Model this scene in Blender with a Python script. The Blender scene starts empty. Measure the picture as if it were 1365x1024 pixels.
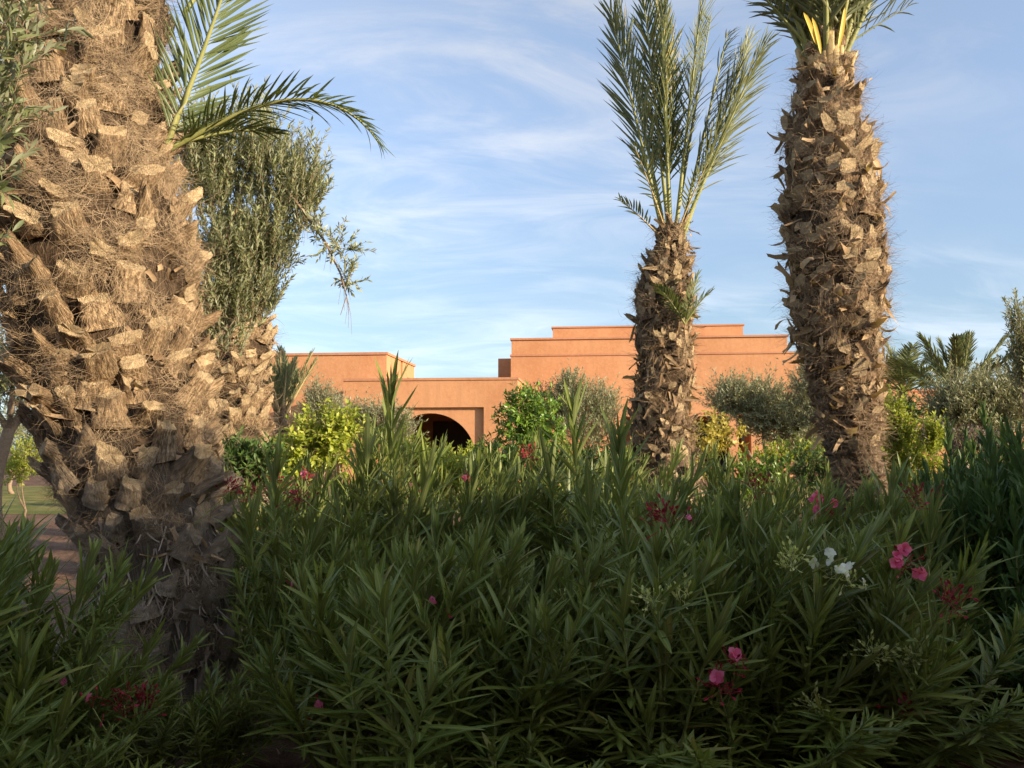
import bpy, math, random
import numpy as np

rng = np.random.default_rng(11)
random.seed(11)
R = math.radians
C = bpy.context.scene.collection

# ------------------------------------------------------------------ camera
CAMZ = 1.1
F = 1158.0                       # focal length in photograph pixels (1365 wide)
TH = math.atan(88.0 / F)         # slight upward pitch
cd = bpy.data.cameras.new('camera')
cam = bpy.data.objects.new('camera', cd)
C.objects.link(cam)
cam.location = (0, 0, CAMZ)
cam.rotation_euler = (math.pi / 2 + TH, 0, 0)
cd.sensor_width = 36.0
cd.lens = 36.0 * F / 1365.0
cd.clip_start = 0.05
cd.clip_end = 4000
bpy.context.scene.camera = cam

# ------------------------------------------------------------------ sun, sky, exposure
SUN_EL, SUN_AZ = R(15), R(60)    # azimuth measured from straight behind the camera towards the right
sv = np.array([math.sin(SUN_AZ) * math.cos(SUN_EL), -math.cos(SUN_AZ) * math.cos(SUN_EL), math.sin(SUN_EL)])
sd = bpy.data.lights.new('sun', 'SUN')
sun = bpy.data.objects.new('sun', sd)
C.objects.link(sun)
sd.energy = 3.9
sd.angle = R(0.5)
sd.color = (1.0, 0.83, 0.60)
sun.location = (20, -15, 12)
sun.rotation_euler = (math.pi / 2 - SUN_EL, 0, math.atan2(sv[0], -sv[1]))

sc = bpy.context.scene
sc.view_settings.view_transform = 'Standard'
sc.view_settings.look = 'None'
sc.view_settings.exposure = 1.32
sc.view_settings.gamma = 1.0
sc.cycles.max_bounces = 6
sc.cycles.transparent_max_bounces = 6

w = bpy.data.worlds.new('World')
sc.world = w
w.use_nodes = True
nt = w.node_tree
nt.nodes.clear()


def nd(nt, typ, **kw):
    n = nt.nodes.new(typ)
    for k, v in kw.items():
        if hasattr(n, k):
            setattr(n, k, v)
        else:
            n.inputs[k].default_value = v
    return n


def mth(nt, op, a=None, b=None, clamp=False):
    n = nt.nodes.new('ShaderNodeMath')
    n.operation = op
    n.use_clamp = clamp
    for i, v in enumerate((a, b)):
        if v is None:
            continue
        if isinstance(v, (int, float)):
            n.inputs[i].default_value = v
        else:
            nt.links.new(v, n.inputs[i])
    return n.outputs[0]


def mixc(nt, fac, a, b, blend='MIX'):
    n = nt.nodes.new('ShaderNodeMix')
    n.data_type = 'RGBA'
    n.blend_type = blend
    for sock, v in ((n.inputs[0], fac), (n.inputs[6], a), (n.inputs[7], b)):
        if isinstance(v, (int, float)):
            sock.default_value = v
        elif isinstance(v, (tuple, list)):
            sock.default_value = tuple(v) + (1,) * (4 - len(v))
        else:
            nt.links.new(v, sock)
    return n.outputs[2]


def ramp(nt, fac, stops):
    n = nt.nodes.new('ShaderNodeValToRGB')
    e = n.color_ramp.elements
    while len(e) < len(stops):
        e.new(0.5)
    for el, (p, c) in zip(e, stops):
        el.position = p
        el.color = tuple(c) + (1,) * (4 - len(c))
    nt.links.new(fac, n.inputs[0])
    return n.outputs[0]


def smooth(nt, v, lo, hi):
    n = nt.nodes.new('ShaderNodeMapRange')
    n.interpolation_type = 'SMOOTHSTEP'
    n.inputs[1].default_value = lo
    n.inputs[2].default_value = hi
    nt.links.new(v, n.inputs[0])
    return n.outputs[0]


def noise(nt, vec, scale, detail=4, rough=.55, dist=0.0):
    n = nd(nt, 'ShaderNodeTexNoise')
    n.inputs['Scale'].default_value = scale
    n.inputs['Detail'].default_value = detail
    n.inputs['Roughness'].default_value = rough
    n.inputs['Distortion'].default_value = dist
    if vec is not None:
        nt.links.new(vec, n.inputs['Vector'])
    return n.outputs[0]


sky = nt.nodes.new('ShaderNodeTexSky')
sky.sky_type = 'NISHITA'
sky.sun_disc = False
sky.sun_elevation = SUN_EL
sky.sun_rotation = math.pi - SUN_AZ
sky.altitude = 400
sky.air_density = 1.0
sky.dust_density = 1.0
sky.ozone_density = 2.0
SKY = 0.15
tc = nt.nodes.new('ShaderNodeTexCoord')
sep = nt.nodes.new('ShaderNodeSeparateXYZ')
nt.links.new(tc.outputs['Generated'], sep.inputs[0])
zz = mth(nt, 'ADD', mth(nt, 'MAXIMUM', sep.outputs[2], 0.0), 0.22)
cx = mth(nt, 'DIVIDE', sep.outputs[0], zz)
cy = mth(nt, 'DIVIDE', sep.outputs[1], zz)
cmb = nt.nodes.new('ShaderNodeCombineXYZ')
nt.links.new(cx, cmb.inputs[0])
nt.links.new(cy, cmb.inputs[1])
mp = nd(nt, 'ShaderNodeMapping')
mp.inputs['Rotation'].default_value = (0, 0, R(-24))
mp.inputs['Scale'].default_value = (0.8, 1.8, 1)
mp.inputs['Location'].default_value = (3.1, 1.7, 0)
nt.links.new(cmb.outputs[0], mp.inputs[0])
n1 = noise(nt, mp.outputs[0], 1.9, 10, .62, 1.1)
n2 = noise(nt, cmb.outputs[0], 0.9, 3, .5, 0.2)
cl = mth(nt, 'MULTIPLY', smooth(nt, n1, .36, .74), smooth(nt, n2, .30, .60))
hz = smooth(nt, sep.outputs[2], 0.0, 0.12)
cl = mth(nt, 'MULTIPLY', mth(nt, 'MULTIPLY', cl, hz), 0.8)
lum = nt.nodes.new('ShaderNodeRGBToBW')
nt.links.new(sky.outputs[0], lum.inputs[0])
veil = nt.nodes.new('ShaderNodeVectorMath')
veil.operation = 'SCALE'
veil.inputs[0].default_value = (.98, 1.0, 1.1)
nt.links.new(lum.outputs[0], veil.inputs['Scale'])
skycol = mixc(nt, .40, sky.outputs[0], veil.outputs[0])
cc = nt.nodes.new('ShaderNodeVectorMath')
cc.operation = 'SCALE'
cc.inputs[0].default_value = (1.50, 1.53, 1.62)
nt.links.new(lum.outputs[0], cc.inputs['Scale'])
hzn = ramp(nt, mth(nt, 'MAXIMUM', sep.outputs[2], 0.0), [(0.0, (.39, .45, .48)), (.16, (.52, .58, .63)), (.34, (.78, .82, .87)), (.6, (1.1, 1.08, 1.06))])
fin = mixc(nt, cl, mixc(nt, 1.0, skycol, hzn, 'MULTIPLY'), mixc(nt, 1.0, cc.outputs[0], hzn, 'MULTIPLY'))
bg = nt.nodes.new('ShaderNodeBackground')
bg.inputs[1].default_value = SKY
nt.links.new(fin, bg.inputs[0])
wo = nt.nodes.new('ShaderNodeOutputWorld')
nt.links.new(bg.outputs[0], wo.inputs[0])


# ------------------------------------------------------------------ helpers
def at(px, py, Y):
    x = (px - 682.5) / F
    v = -(py - 512.0) / F
    d = np.array([x, math.cos(TH) - v * math.sin(TH), math.sin(TH) + v * math.cos(TH)])
    return np.array([0, 0, CAMZ]) + d * (Y / d[1])


def nrm(a):
    return a / np.maximum(np.linalg.norm(a, axis=-1, keepdims=True), 1e-9)


def wloc(o):
    p = np.zeros(3)
    while o is not None:
        p = p + np.array(o.location)
        o = o.parent
    return p


class MB:
    """collects vertices and faces and links them as one mesh object"""

    def __init__(self):
        self.V, self.nv = [], 0
        self.L, self.N, self.M, self.UV, self.S = [], [], [], [], []

    def add(self, v, f, mat=0, uv=None, sm=True):
        v = np.asarray(v, float).reshape(-1, 3)
        f = np.asarray(f, int)
        self.V.append(v)
        self.L.append((f + self.nv).ravel())
        self.N.append(np.full(len(f), f.shape[1]))
        self.M.append(np.broadcast_to(np.asarray(mat), (len(f),)).copy())
        self.S.append(np.full(len(f), sm))
        if uv is None:
            uv = np.zeros((f.size, 2))
        self.UV.append(np.asarray(uv, float).reshape(-1, 2))
        self.nv += len(v)

    def mesh(self, name, mats, off=None):
        me = bpy.data.meshes.new(name)
        V = np.concatenate(self.V)
        if off is not None:
            V = V - off
        L = np.concatenate(self.L)
        N = np.concatenate(self.N)
        me.vertices.add(len(V))
        me.vertices.foreach_set('co', V.ravel())
        me.loops.add(len(L))
        me.loops.foreach_set('vertex_index', L)
        me.polygons.add(len(N))
        me.polygons.foreach_set('loop_start', np.concatenate([[0], np.cumsum(N)[:-1]]))
        me.polygons.foreach_set('loop_total', N)
        me.polygons.foreach_set('material_index', np.concatenate(self.M))
        me.polygons.foreach_set('use_smooth', np.concatenate(self.S))
        u = me.uv_layers.new(name='uv')
        u.data.foreach_set('uv', np.concatenate(self.UV).ravel())
        for m in mats:
            me.materials.append(m)
        me.update(calc_edges=True)
        return me

    def build(self, name, mats, parent=None, local=False):
        if not isinstance(mats, (list, tuple)):
            mats = [mats]
        off = None if (parent is None or local) else wloc(parent)
        o = bpy.data.objects.new(name, self.mesh(name, mats, off))
        C.objects.link(o)
        o.parent = parent
        return o


def thing(name, label, cat, loc=(0, 0, 0), group=None, rz=0.0):
    o = bpy.data.objects.new(name, None)
    C.objects.link(o)
    o.empty_display_size = .2
    o.location = tuple(float(q) for q in loc)
    o.rotation_euler = (0, 0, rz)
    o['label'] = label
    o['category'] = cat
    if group:
        o['group'] = group
    return o


def leaves(mb, P, D, U, L, W, curl=.15, fold=.25, nseg=4, cols=3, mat=0, pw=.7, peak=1.0, blunt=False, twist=None):
    n = len(P)
    D = nrm(D)
    S = np.cross(D, U)
    S = nrm(S)
    U = np.cross(S, D)
    L = np.broadcast_to(np.asarray(L, float), (n,))
    W = np.broadcast_to(np.asarray(W, float), (n,))
    curl = np.broadcast_to(np.asarray(curl, float), (n,))
    t = np.linspace(0, 1, nseg + 1)
    tt = t ** peak
    wp = np.maximum((4 * tt * (1 - tt)), 0) ** pw
    wp[0] = .12
    wp[-1] = .03
    if blunt:
        wp = 1 - .45 * t
    s = np.array([-1., 0., 1.]) if cols == 3 else np.array([-1., 1.])
    k = len(s)
    a = L[:, None, None] * t[None, :, None] * np.ones((1, 1, k))
    b = .5 * W[:, None, None] * wp[None, :, None] * s[None, None, :]
    c = fold * np.abs(b) - curl[:, None, None] * L[:, None, None] * (t ** 2)[None, :, None]
    if blunt:
        # ragged end and a real roll-up
        a = a * 1.0
        a[:, -1, :] += L[:, None] * rng.normal(0, .10, (n, k))
        b = b * (1 + rng.normal(0, .18, b.shape))
        th = curl[:, None] * 2.2 * t[None, :]
        thq = np.where(np.abs(th) < 1e-3, 1e-3, th)
        a = a * (np.sin(thq) / thq)[:, :, None]
        c = fold * np.abs(b) - (L[:, None] * t[None, :] * (1 - np.cos(thq)) / thq)[:, :, None]
    Sx = S[:, None, None, :]
    if twist is not None:
        tw = (np.asarray(twist)[:, None] * t[None, :])[:, :, None, None]
        Sx = Sx * np.cos(tw) + U[:, None, None, :] * np.sin(tw)
    v = (P[:, None, None, :] + D[:, None, None, :] * a[..., None] + Sx * b[..., None]
         + U[:, None, None, :] * c[..., None])
    i, j = np.meshgrid(np.arange(nseg), np.arange(k - 1), indexing='ij')
    q = np.stack([i * k + j, i * k + j + 1, (i + 1) * k + j + 1, (i + 1) * k + j], -1).reshape(-1, 4)
    m = (nseg + 1) * k
    f = (q[None] + (np.arange(n) * m)[:, None, None]).reshape(-1, 4)
    us = (s + 1) / 2
    uvv = np.stack(np.broadcast_arrays(us[None, :], t[:, None]), -1).reshape(-1, 2)
    uv = np.tile(uvv[q.ravel()], (n, 1))
    mat = np.repeat(np.broadcast_to(np.asarray(mat), (n,)), len(q))
    mb.add(v.reshape(-1, 3), f, mat, uv)


def tubes(mb, P, Rr, sides=4, mat=0, cap=False):
    """P (n,k,3) polylines, Rr (n,k) radii"""
    P = np.asarray(P, float)
    n, k = P.shape[:2]
    Rr = np.broadcast_to(np.asarray(Rr, float), (n, k))
    T = np.gradient(P, axis=1)
    T = nrm(T)
    ref = np.where(np.abs(T[..., 2:3]) > .92, np.array([1., 0, 0]), np.array([0, 0, 1.]))
    A = nrm(np.cross(T, ref))
    B = np.cross(T, A)
    ph = np.arange(sides) * 2 * math.pi / sides
    v = P[:, :, None, :] + Rr[..., None, None] * (A[:, :, None, :] * np.cos(ph)[None, None, :, None]
                                                  + B[:, :, None, :] * np.sin(ph)[None, None, :, None])
    i, j = np.meshgrid(np.arange(k - 1), np.arange(sides), indexing='ij')
    j2 = (j + 1) % sides
    q = np.stack([i * sides + j, i * sides + j2, (i + 1) * sides + j2, (i + 1) * sides + j], -1).reshape(-1, 4)
    uvq = np.stack([np.stack([j / sides, i / (k - 1)], -1), np.stack([(j + 1) / sides, i / (k - 1)], -1),
                    np.stack([(j + 1) / sides, (i + 1) / (k - 1)], -1), np.stack([j / sides, (i + 1) / (k - 1)], -1)], -2)
    f = (q[None] + (np.arange(n) * k * sides)[:, None, None]).reshape(-1, 4)
    mb.add(v.reshape(-1, 3), f, mat, np.tile(uvq.reshape(-1, 2), (n, 1)))


def strands(mb, P, D, N, L, wd, k=5, wig=.6, mat=0):
    """thin curling fibres lying along a surface of normal N"""
    n = len(P)
    D = nrm(D)
    pts = [P]
    st = (L / (k - 1))[:, None]
    bend = rng.normal(0, wig, (n, 3)) / k
    d = D
    for q in range(k - 1):
        d = nrm(d + bend + rng.normal(0, wig * .35, (n, 3)) / k)
        pts.append(pts[-1] + d * st)
    pts = np.stack(pts, 1)
    S = nrm(np.cross(D, N) + rng.normal(0, .35, (n, 3)))
    tw = np.linspace(1, .35, k)
    h = S[:, None, :] * (np.broadcast_to(wd, (n,))[:, None, None] * .5 * tw[None, :, None])
    v = np.stack([pts - h, pts + h], 2)
    i = np.arange(k - 1)
    q = np.stack([2 * i, 2 * i + 1, 2 * i + 3, 2 * i + 2], -1)
    f = (q[None] + (np.arange(n) * 2 * k)[:, None, None]).reshape(-1, 4)
    mb.add(v.reshape(-1, 3), f, mat)


def box(mb, x0, x1, y0, y1, z0, z1, mat=0):
    v = [(x0, y0, z0), (x1, y0, z0), (x1, y1, z0), (x0, y1, z0), (x0, y0, z1), (x1, y0, z1), (x1, y1, z1), (x0, y1, z1)]
    f = [(0, 3, 2, 1), (4, 5, 6, 7), (0, 1, 5, 4), (1, 2, 6, 5), (2, 3, 7, 6), (3, 0, 4, 7)]
    mb.add(v, f, mat, None, False)


# ------------------------------------------------------------------ materials
def newmat(name):
    m = bpy.data.materials.new(name)
    m.use_nodes = True
    m.node_tree.nodes.clear()
    return m, m.node_tree


def finish(nt, shader):
    o = nt.nodes.new('ShaderNodeOutputMaterial')
    nt.links.new(shader, o.inputs[0])


def princ(nt, col, rough=.6, spec=.3, bump=None, bstr=.3, bdist=.01):
    p = nt.nodes.new('ShaderNodeBsdfPrincipled')
    if isinstance(col, tuple):
        p.inputs['Base Color'].default_value = col + (1,)
    else:
        nt.links.new(col, p.inputs['Base Color'])
    p.inputs['Roughness'].default_value = rough
    p.inputs['Specular IOR Level'].default_value = spec
    if bump is not None:
        b = nt.nodes.new('ShaderNodeBump')
        b.inputs['Strength'].default_value = bstr
        b.inputs['Distance'].default_value = bdist
        nt.links.new(bump, b.inputs['Height'])
        nt.links.new(b.outputs[0], p.inputs['Normal'])
    return p.outputs[0]


def leafmat(name, c1, c2, under=None, rib=None, rough=.42, spec=.4, trans=.25, dry=None):
    m, nt = newmat(name)
    g = nt.nodes.new('ShaderNodeNewGeometry')
    rnd = g.outputs['Random Per Island']
    col = mixc(nt, rnd, c1, c2)
    uv = nt.nodes.new('ShaderNodeUVMap')
    sp = nt.nodes.new('ShaderNodeSeparateXYZ')
    nt.links.new(uv.outputs[0], sp.inputs[0])
    if dry is not None:
        # a few yellowing leaves, and tips that have dried
        h = mth(nt, 'FRACT', mth(nt, 'MULTIPLY', rnd, 37.7))
        dm = mth(nt, 'MULTIPLY', smooth(nt, h, dry[1], dry[1] + .05), .8)
        col = mixc(nt, dm, col, dry[0])
    if under is not None:
        col = mixc(nt, mth(nt, 'MULTIPLY', g.outputs['Backfacing'], .85), col, under)
    if rib is not None:
        d = mth(nt, 'ABSOLUTE', mth(nt, 'SUBTRACT', sp.outputs[0], .5))
        rm = mth(nt, 'SUBTRACT', 1.0, smooth(nt, d, .03, .11))
        col = mixc(nt, mth(nt, 'MULTIPLY', rm, .75), col, rib)
    ps = princ(nt, col, rough, spec)
    tr = nt.nodes.new('ShaderNodeBsdfTranslucent')
    tcol = mixc(nt, 1.0, col, (1.5, 1.5, .7), 'MULTIPLY')
    nt.links.new(tcol, tr.inputs[0])
    mx = nt.nodes.new('ShaderNodeMixShader')
    mx.inputs[0].default_value = trans
    nt.links.new(ps, mx.inputs[1])
    nt.links.new(tr.outputs[0], mx.inputs[2])
    finish(nt, mx.outputs[0])
    return m


def barkmat(name, ca, cb, cgrey, z0, z1, streak=22, rough=.85):
    """striated dry leaf-base; greyer, more weathered wood towards the ground"""
    m, nt = newmat(name)
    g = nt.nodes.new('ShaderNodeNewGeometry')
    uv = nt.nodes.new('ShaderNodeUVMap')
    mpn = nd(nt, 'ShaderNodeMapping')
    mpn.inputs['Scale'].default_value = (streak, 1.6, 1)
    add = nt.nodes.new('ShaderNodeVectorMath')
    add.operation = 'ADD'
    cm = nt.nodes.new('ShaderNodeCombineXYZ')
    nt.links.new(mth(nt, 'MULTIPLY', g.outputs['Random Per Island'], 40.0), cm.inputs[2])
    nt.links.new(uv.outputs[0], mpn.inputs[0])
    nt.links.new(mpn.outputs[0], add.inputs[0])
    nt.links.new(cm.outputs[0], add.inputs[1])
    n = noise(nt, add.outputs[0], 2.2, 6, .65, .3)
    pn = noise(nt, g.outputs['Position'], 26, 5, .6)
    col = mixc(nt, smooth(nt, n, .40, .62), tuple(q * .8 for q in cb), ca)
    col = mixc(nt, mth(nt, 'MULTIPLY', g.outputs['Random Per Island'], .65), col, cb)
    col = mixc(nt, mth(nt, 'MULTIPLY', smooth(nt, pn, .48, .7), .55), col, tuple(q * .45 for q in cb))
    sp = nt.nodes.new('ShaderNodeSeparateXYZ')
    nt.links.new(g.outputs['Position'], sp.inputs[0])
    lowf = mth(nt, 'SUBTRACT', 1.0, smooth(nt, sp.outputs[2], z0, z1))
    grey = mixc(nt, n, tuple(q * .5 for q in cgrey), cgrey)
    col = mixc(nt, mth(nt, 'MULTIPLY', lowf, .8), col, grey)
    finish(nt, princ(nt, col, rough, .15, mth(nt, 'ADD', n, mth(nt, 'MULTIPLY', pn, .4)), 1.0, .02))
    return m


def plainmat(name, c1, c2, scale=20, rough=.8, spec=.2, bstr=.3, bdist=.01, trans=0):
    m, nt = newmat(name)
    g = nt.nodes.new('ShaderNodeNewGeometry')
    n = noise(nt, g.outputs['Position'], scale, 6, .6)
    f = mth(nt, 'ADD', mth(nt, 'MULTIPLY', smooth(nt, n, .3, .7), .6), mth(nt, 'MULTIPLY', g.outputs['Random Per Island'], .4))
    col = mixc(nt, f, c1, c2)
    finish(nt, princ(nt, col, rough, spec, n, bstr, bdist))
    return m


def stucco(name, c1, c2):
    m, nt = newmat(name)
    t = nt.nodes.new('ShaderNodeNewGeometry')
    big = noise(nt, t.outputs['Position'], .55, 5, .6)
    fine = noise(nt, t.outputs['Position'], 9, 6, .65)
    mpn = nd(nt, 'ShaderNodeMapping')
    mpn.inputs['Scale'].default_value = (1.3, 1.3, .12)
    nt.links.new(t.outputs['Position'], mpn.inputs[0])
    str_ = noise(nt, mpn.outputs[0], 2.4, 5, .6)
    f = mth(nt, 'ADD', mth(nt, 'MULTIPLY', big, .5), mth(nt, 'ADD', mth(nt, 'MULTIPLY', fine, .3), mth(nt, 'MULTIPLY', str_, .3)))
    col = mixc(nt, smooth(nt, f, .42, .64), c1, c2)
    col = mixc(nt, mth(nt, 'MULTIPLY', smooth(nt, str_, .50, .66), .22), col, tuple(q * .72 for q in c1))
    finish(nt, princ(nt, col, .9, .12, fine, .25, .03))
    return m


M_ole = leafmat('oleander_leaf', (.088, .132, .018), (.21, .242, .042), under=(.16, .19, .075), rib=(.28, .30, .11), rough=.42, spec=.3, trans=.26,
                dry=((.28, .23, .06), .92))
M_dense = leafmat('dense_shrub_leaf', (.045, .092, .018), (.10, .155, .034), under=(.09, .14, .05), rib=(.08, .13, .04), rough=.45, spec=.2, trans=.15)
M_stem = plainmat('green_stem', (.17, .24, .06), (.25, .26, .09), 30, .6)
M_wood = plainmat('grey_branch', (.17, .115, .07), (.31, .225, .145), 40, .85)
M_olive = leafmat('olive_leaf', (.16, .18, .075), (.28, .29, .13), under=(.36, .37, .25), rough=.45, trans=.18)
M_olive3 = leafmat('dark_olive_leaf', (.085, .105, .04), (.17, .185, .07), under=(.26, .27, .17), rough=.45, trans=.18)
M_olive2 = leafmat('pale_olive_leaf', (.16, .17, .085), (.28, .28, .15), under=(.36, .36, .25), rough=.5, trans=.2)
M_citrus = leafmat('citrus_leaf', (.07, .15, .018), (.21, .32, .038), under=(.14, .20, .05), rough=.35, trans=.3)
M_yel = leafmat('yellow_leaf', (.20, .26, .025), (.42, .44, .05), under=(.32, .36, .08), rough=.45, trans=.3)
M_gold = leafmat('golden_leaf', (.36, .28, .03), (.52, .44, .10), under=(.42, .36, .10), rough=.5, trans=.3)
M_mauve = leafmat('mauve_leaf', (.10, .085, .07), (.18, .15, .12), under=(.2, .17, .14), rough=.6, trans=.15)
M_frond = leafmat('palm_leaflet', (.08, .105, .035), (.18, .195, .07), under=(.16, .175, .085), rough=.4, trans=.22, dry=((.42, .33, .14), .84))
M_frond3 = leafmat('pale_palm_leaflet', (.16, .18, .08), (.29, .29, .14), under=(.24, .25, .13), rough=.5, trans=.25)  # paler leaflets for the upright fronds of a young palm
M_frond2 = leafmat('fresh_palm_leaflet', (.075, .12, .03), (.15, .19, .055), under=(.14, .17, .07), rough=.38, trans=.22)
M_rachis = plainmat('palm_rachis', (.20, .22, .06), (.30, .28, .10), 14, .5, .3)
M_drystem = plainmat('dry_petiole', (.40, .29, .14), (.52, .38, .18), 20, .7)
M_spathe = leafmat('yellow_spathe', (.50, .32, .03), (.66, .46, .07), rough=.5, trans=.2)
M_boot = barkmat('palm_bark', (.60, .42, .24), (.22, .14, .075), (.46, .39, .30), .75, 1.35)
M_core = barkmat('palm_gap_shade', (.13, .085, .05), (.055, .035, .02), (.20, .165, .13), .75, 1.35)  # core colour darkened to deepen the shade in gaps between leaf bases
M_cut = barkmat('palm_cut_face', (.80, .61, .36), (.58, .41, .23), (.42, .34, .26), .6, 1.1, streak=22)
M_fib = plainmat('palm_fibre', (.13, .09, .055), (.46, .33, .20), 8, .9, .1)
M_fibg = plainmat('weathered_fibre', (.26, .20, .15), (.56, .47, .37), 8, .9, .1)
M_boot2 = barkmat('shaggy_palm_bark', (.52, .35, .20), (.16, .095, .052), (.20, .145, .105), .95, 1.75)
M_shred = leafmat('dry_shred', (.15, .09, .05), (.56, .39, .225), under=(.36, .24, .13), rough=.8, spec=.1, trans=.15)
M_stucco = stucco('terracotta_stucco', (.455, .208, .098), (.545, .268, .133))
M_coping = stucco('terracotta_coping', (.40, .18, .098), (.48, .232, .13))
M_dark = plainmat('dark_timber', (.035, .022, .016), (.06, .04, .03), 6, .5)
M_pink = leafmat('pink_petal', (.68, .10, .24), (.85, .24, .40), rough=.6, spec=.2, trans=.3)
M_red = leafmat('red_bud', (.22, .018, .03), (.42, .035, .06), rough=.5, spec=.2, trans=.1)
M_white = leafmat('white_petal', (.80, .82, .72), (.88, .88, .82), rough=.6, spec=.2, trans=.3)
M_cream = leafmat('cream_bud', (.48, .52, .17), (.70, .70, .36), rough=.5, spec=.2, trans=.25)


def glass():
    m, nt = newmat('dark_glass')
    p = nt.nodes.new('ShaderNodeBsdfPrincipled')
    p.inputs['Base Color'].default_value = (.02, .022, .025, 1)
    p.inputs['Roughness'].default_value = .08
    finish(nt, p.outputs[0])
    return m


M_glass = glass()


def groundmat():
    m, nt = newmat('garden_earth')
    g = nt.nodes.new('ShaderNodeNewGeometry')
    a = noise(nt, g.outputs['Position'], .6, 6, .6)
    b = noise(nt, g.outputs['Position'], 14, 8, .7)
    c = noise(nt, g.outputs['Position'], 60, 5, .7)
    col = mixc(nt, smooth(nt, b, .35, .65), (.085, .045, .028), (.20, .115, .072))
    col = mixc(nt, mth(nt, 'MULTIPLY', smooth(nt, a, .45, .6), .5), col, (.23, .145, .095))
    col = mixc(nt, mth(nt, 'MULTIPLY', smooth(nt, c, .55, .7), .6), col, (.30, .20, .13))
    finish(nt, princ(nt, col, .95, .1, mth(nt, 'ADD', b, mth(nt, 'MULTIPLY', c, .5)), .9, .03))
    return m


def lawnmat():
    m, nt = newmat('dry_lawn')
    g = nt.nodes.new('ShaderNodeNewGeometry')
    a = noise(nt, g.outputs['Position'], 1.2, 6, .6)
    b = noise(nt, g.outputs['Position'], 30, 8, .7)
    col = mixc(nt, smooth(nt, a, .4, .62), (.13, .15, .035), (.30, .25, .09))
    col = mixc(nt, mth(nt, 'MULTIPLY', b, .5), col, (.10, .10, .03))
    finish(nt, princ(nt, col, .95, .1, b, 1.0, .04))
    return m


# ------------------------------------------------------------------ ground
def struct(o):
    o['kind'] = 'structure'
    return o


def gsheet(name, xs, ys, zf, mat):
    X, Yy = np.meshgrid(xs, ys, indexing='xy')
    Z = zf(X, Yy)
    v = np.stack([X, Yy, Z], -1).reshape(-1, 3)
    k = len(xs)
    i, j = np.meshgrid(np.arange(len(ys) - 1), np.arange(k - 1), indexing='ij')
    f = np.stack([i * k + j, i * k + j + 1, (i + 1) * k + j + 1, (i + 1) * k + j], -1).reshape(-1, 4)
    mb = MB()
    mb.add(v, f)
    return struct(mb.build(name, mat))


def hills(x, y):
    return .035 * np.sin(x * 2.3 + 1.1 * np.sin(y * 1.9)) * np.sin(y * 2.7 + .8) + .015 * np.sin(7.1 * x + 3 * y) * np.sin(6.3 * y - 2 * x)


def gz(x, y):
    near = np.clip((14 - np.hypot(x, y)) / 4, 0, 1)
    return hills(x, y) * near


axs = np.concatenate([[-900, -500, -250, -120, -60, -30, -18], np.arange(-14, 14.01, .12), [18, 30, 60, 120, 250, 500, 900]])
ays = np.concatenate([[-120, -60, -30, -15], np.arange(-10, 15.01, .12), [20, 30, 45, 70, 120, 250, 500, 900, 1500]])
gsheet('ground', axs, ays, gz, groundmat())
gsheet('lawn', np.linspace(-26, 24, 30), np.linspace(15, 26.5, 20), lambda x, y: 0 * x + .006, lawnmat())


# ------------------------------------------------------------------ buildings
PSI = R(6.0)


class Bld:
    """a building turned by PSI; local x runs along its front, local y goes back, z is height"""

    def __init__(self, name, label, px, Y):
        self.a = at(px, 600, Y)
        self.a[2] = 0
        self.u = np.array([math.cos(PSI), -math.sin(PSI)])
        self.v = np.array([math.sin(PSI), math.cos(PSI)])
        self.root = thing(name, label, 'building', self.a, rz=-PSI)

    def x(self, px, back=0.0):
        k = (px - 682.5) / F
        # ray direction (k', 1) in plan for points near the horizon
        o = self.a[:2] + self.v * back
        d = np.array([k / (math.cos(TH)), 1.0])
        A = np.array([[d[0], -self.u[0]], [d[1], -self.u[1]]])
        s = np.linalg.solve(A, o)
        return s[1]

    def z(self, px, py, back=0.0):
        x = self.x(px, back)
        Y = (self.a[:2] + self.v * back + self.u * x)[1]
        return at(px, py, Y)[2]

    def part(self, mb, name, mats):
        return mb.build(name, mats, self.root, local=True)


def coping(mb, x0, x1, y0, y1, z, h=.16, o=.07):
    box(mb, x0 - o, x1 + o, y0 - o, y1 + o, z, z + h)


# left block, behind the arched wing
b = Bld('villa', 'plain terracotta block with a flat roof behind the left end of the arched wing', 514, 31.0)
x1 = 0.0
x0 = b.x(330)
zt = b.z(500, 473)
m = MB()
box(m, x0, x1, 0, 2.2, -.2, zt)
box(m, x0, x1 - .16, 2.2, 2.5, -.2, zt)
box(m, x0, x1, 2.5, 4.6, -.2, zt)
b.part(m, 'wall', M_stucco)
m = MB()
box(m, x0 - .05, x1 + .05, -.05, 4.65, zt, zt + .09)
b.part(m, 'roof_coping', M_coping)
m = MB()
box(m, x0 + .1, x1 - 3.3, -.03, .05, 2.2, 2.3)
b.part(m, 'string_course', M_coping)

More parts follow.
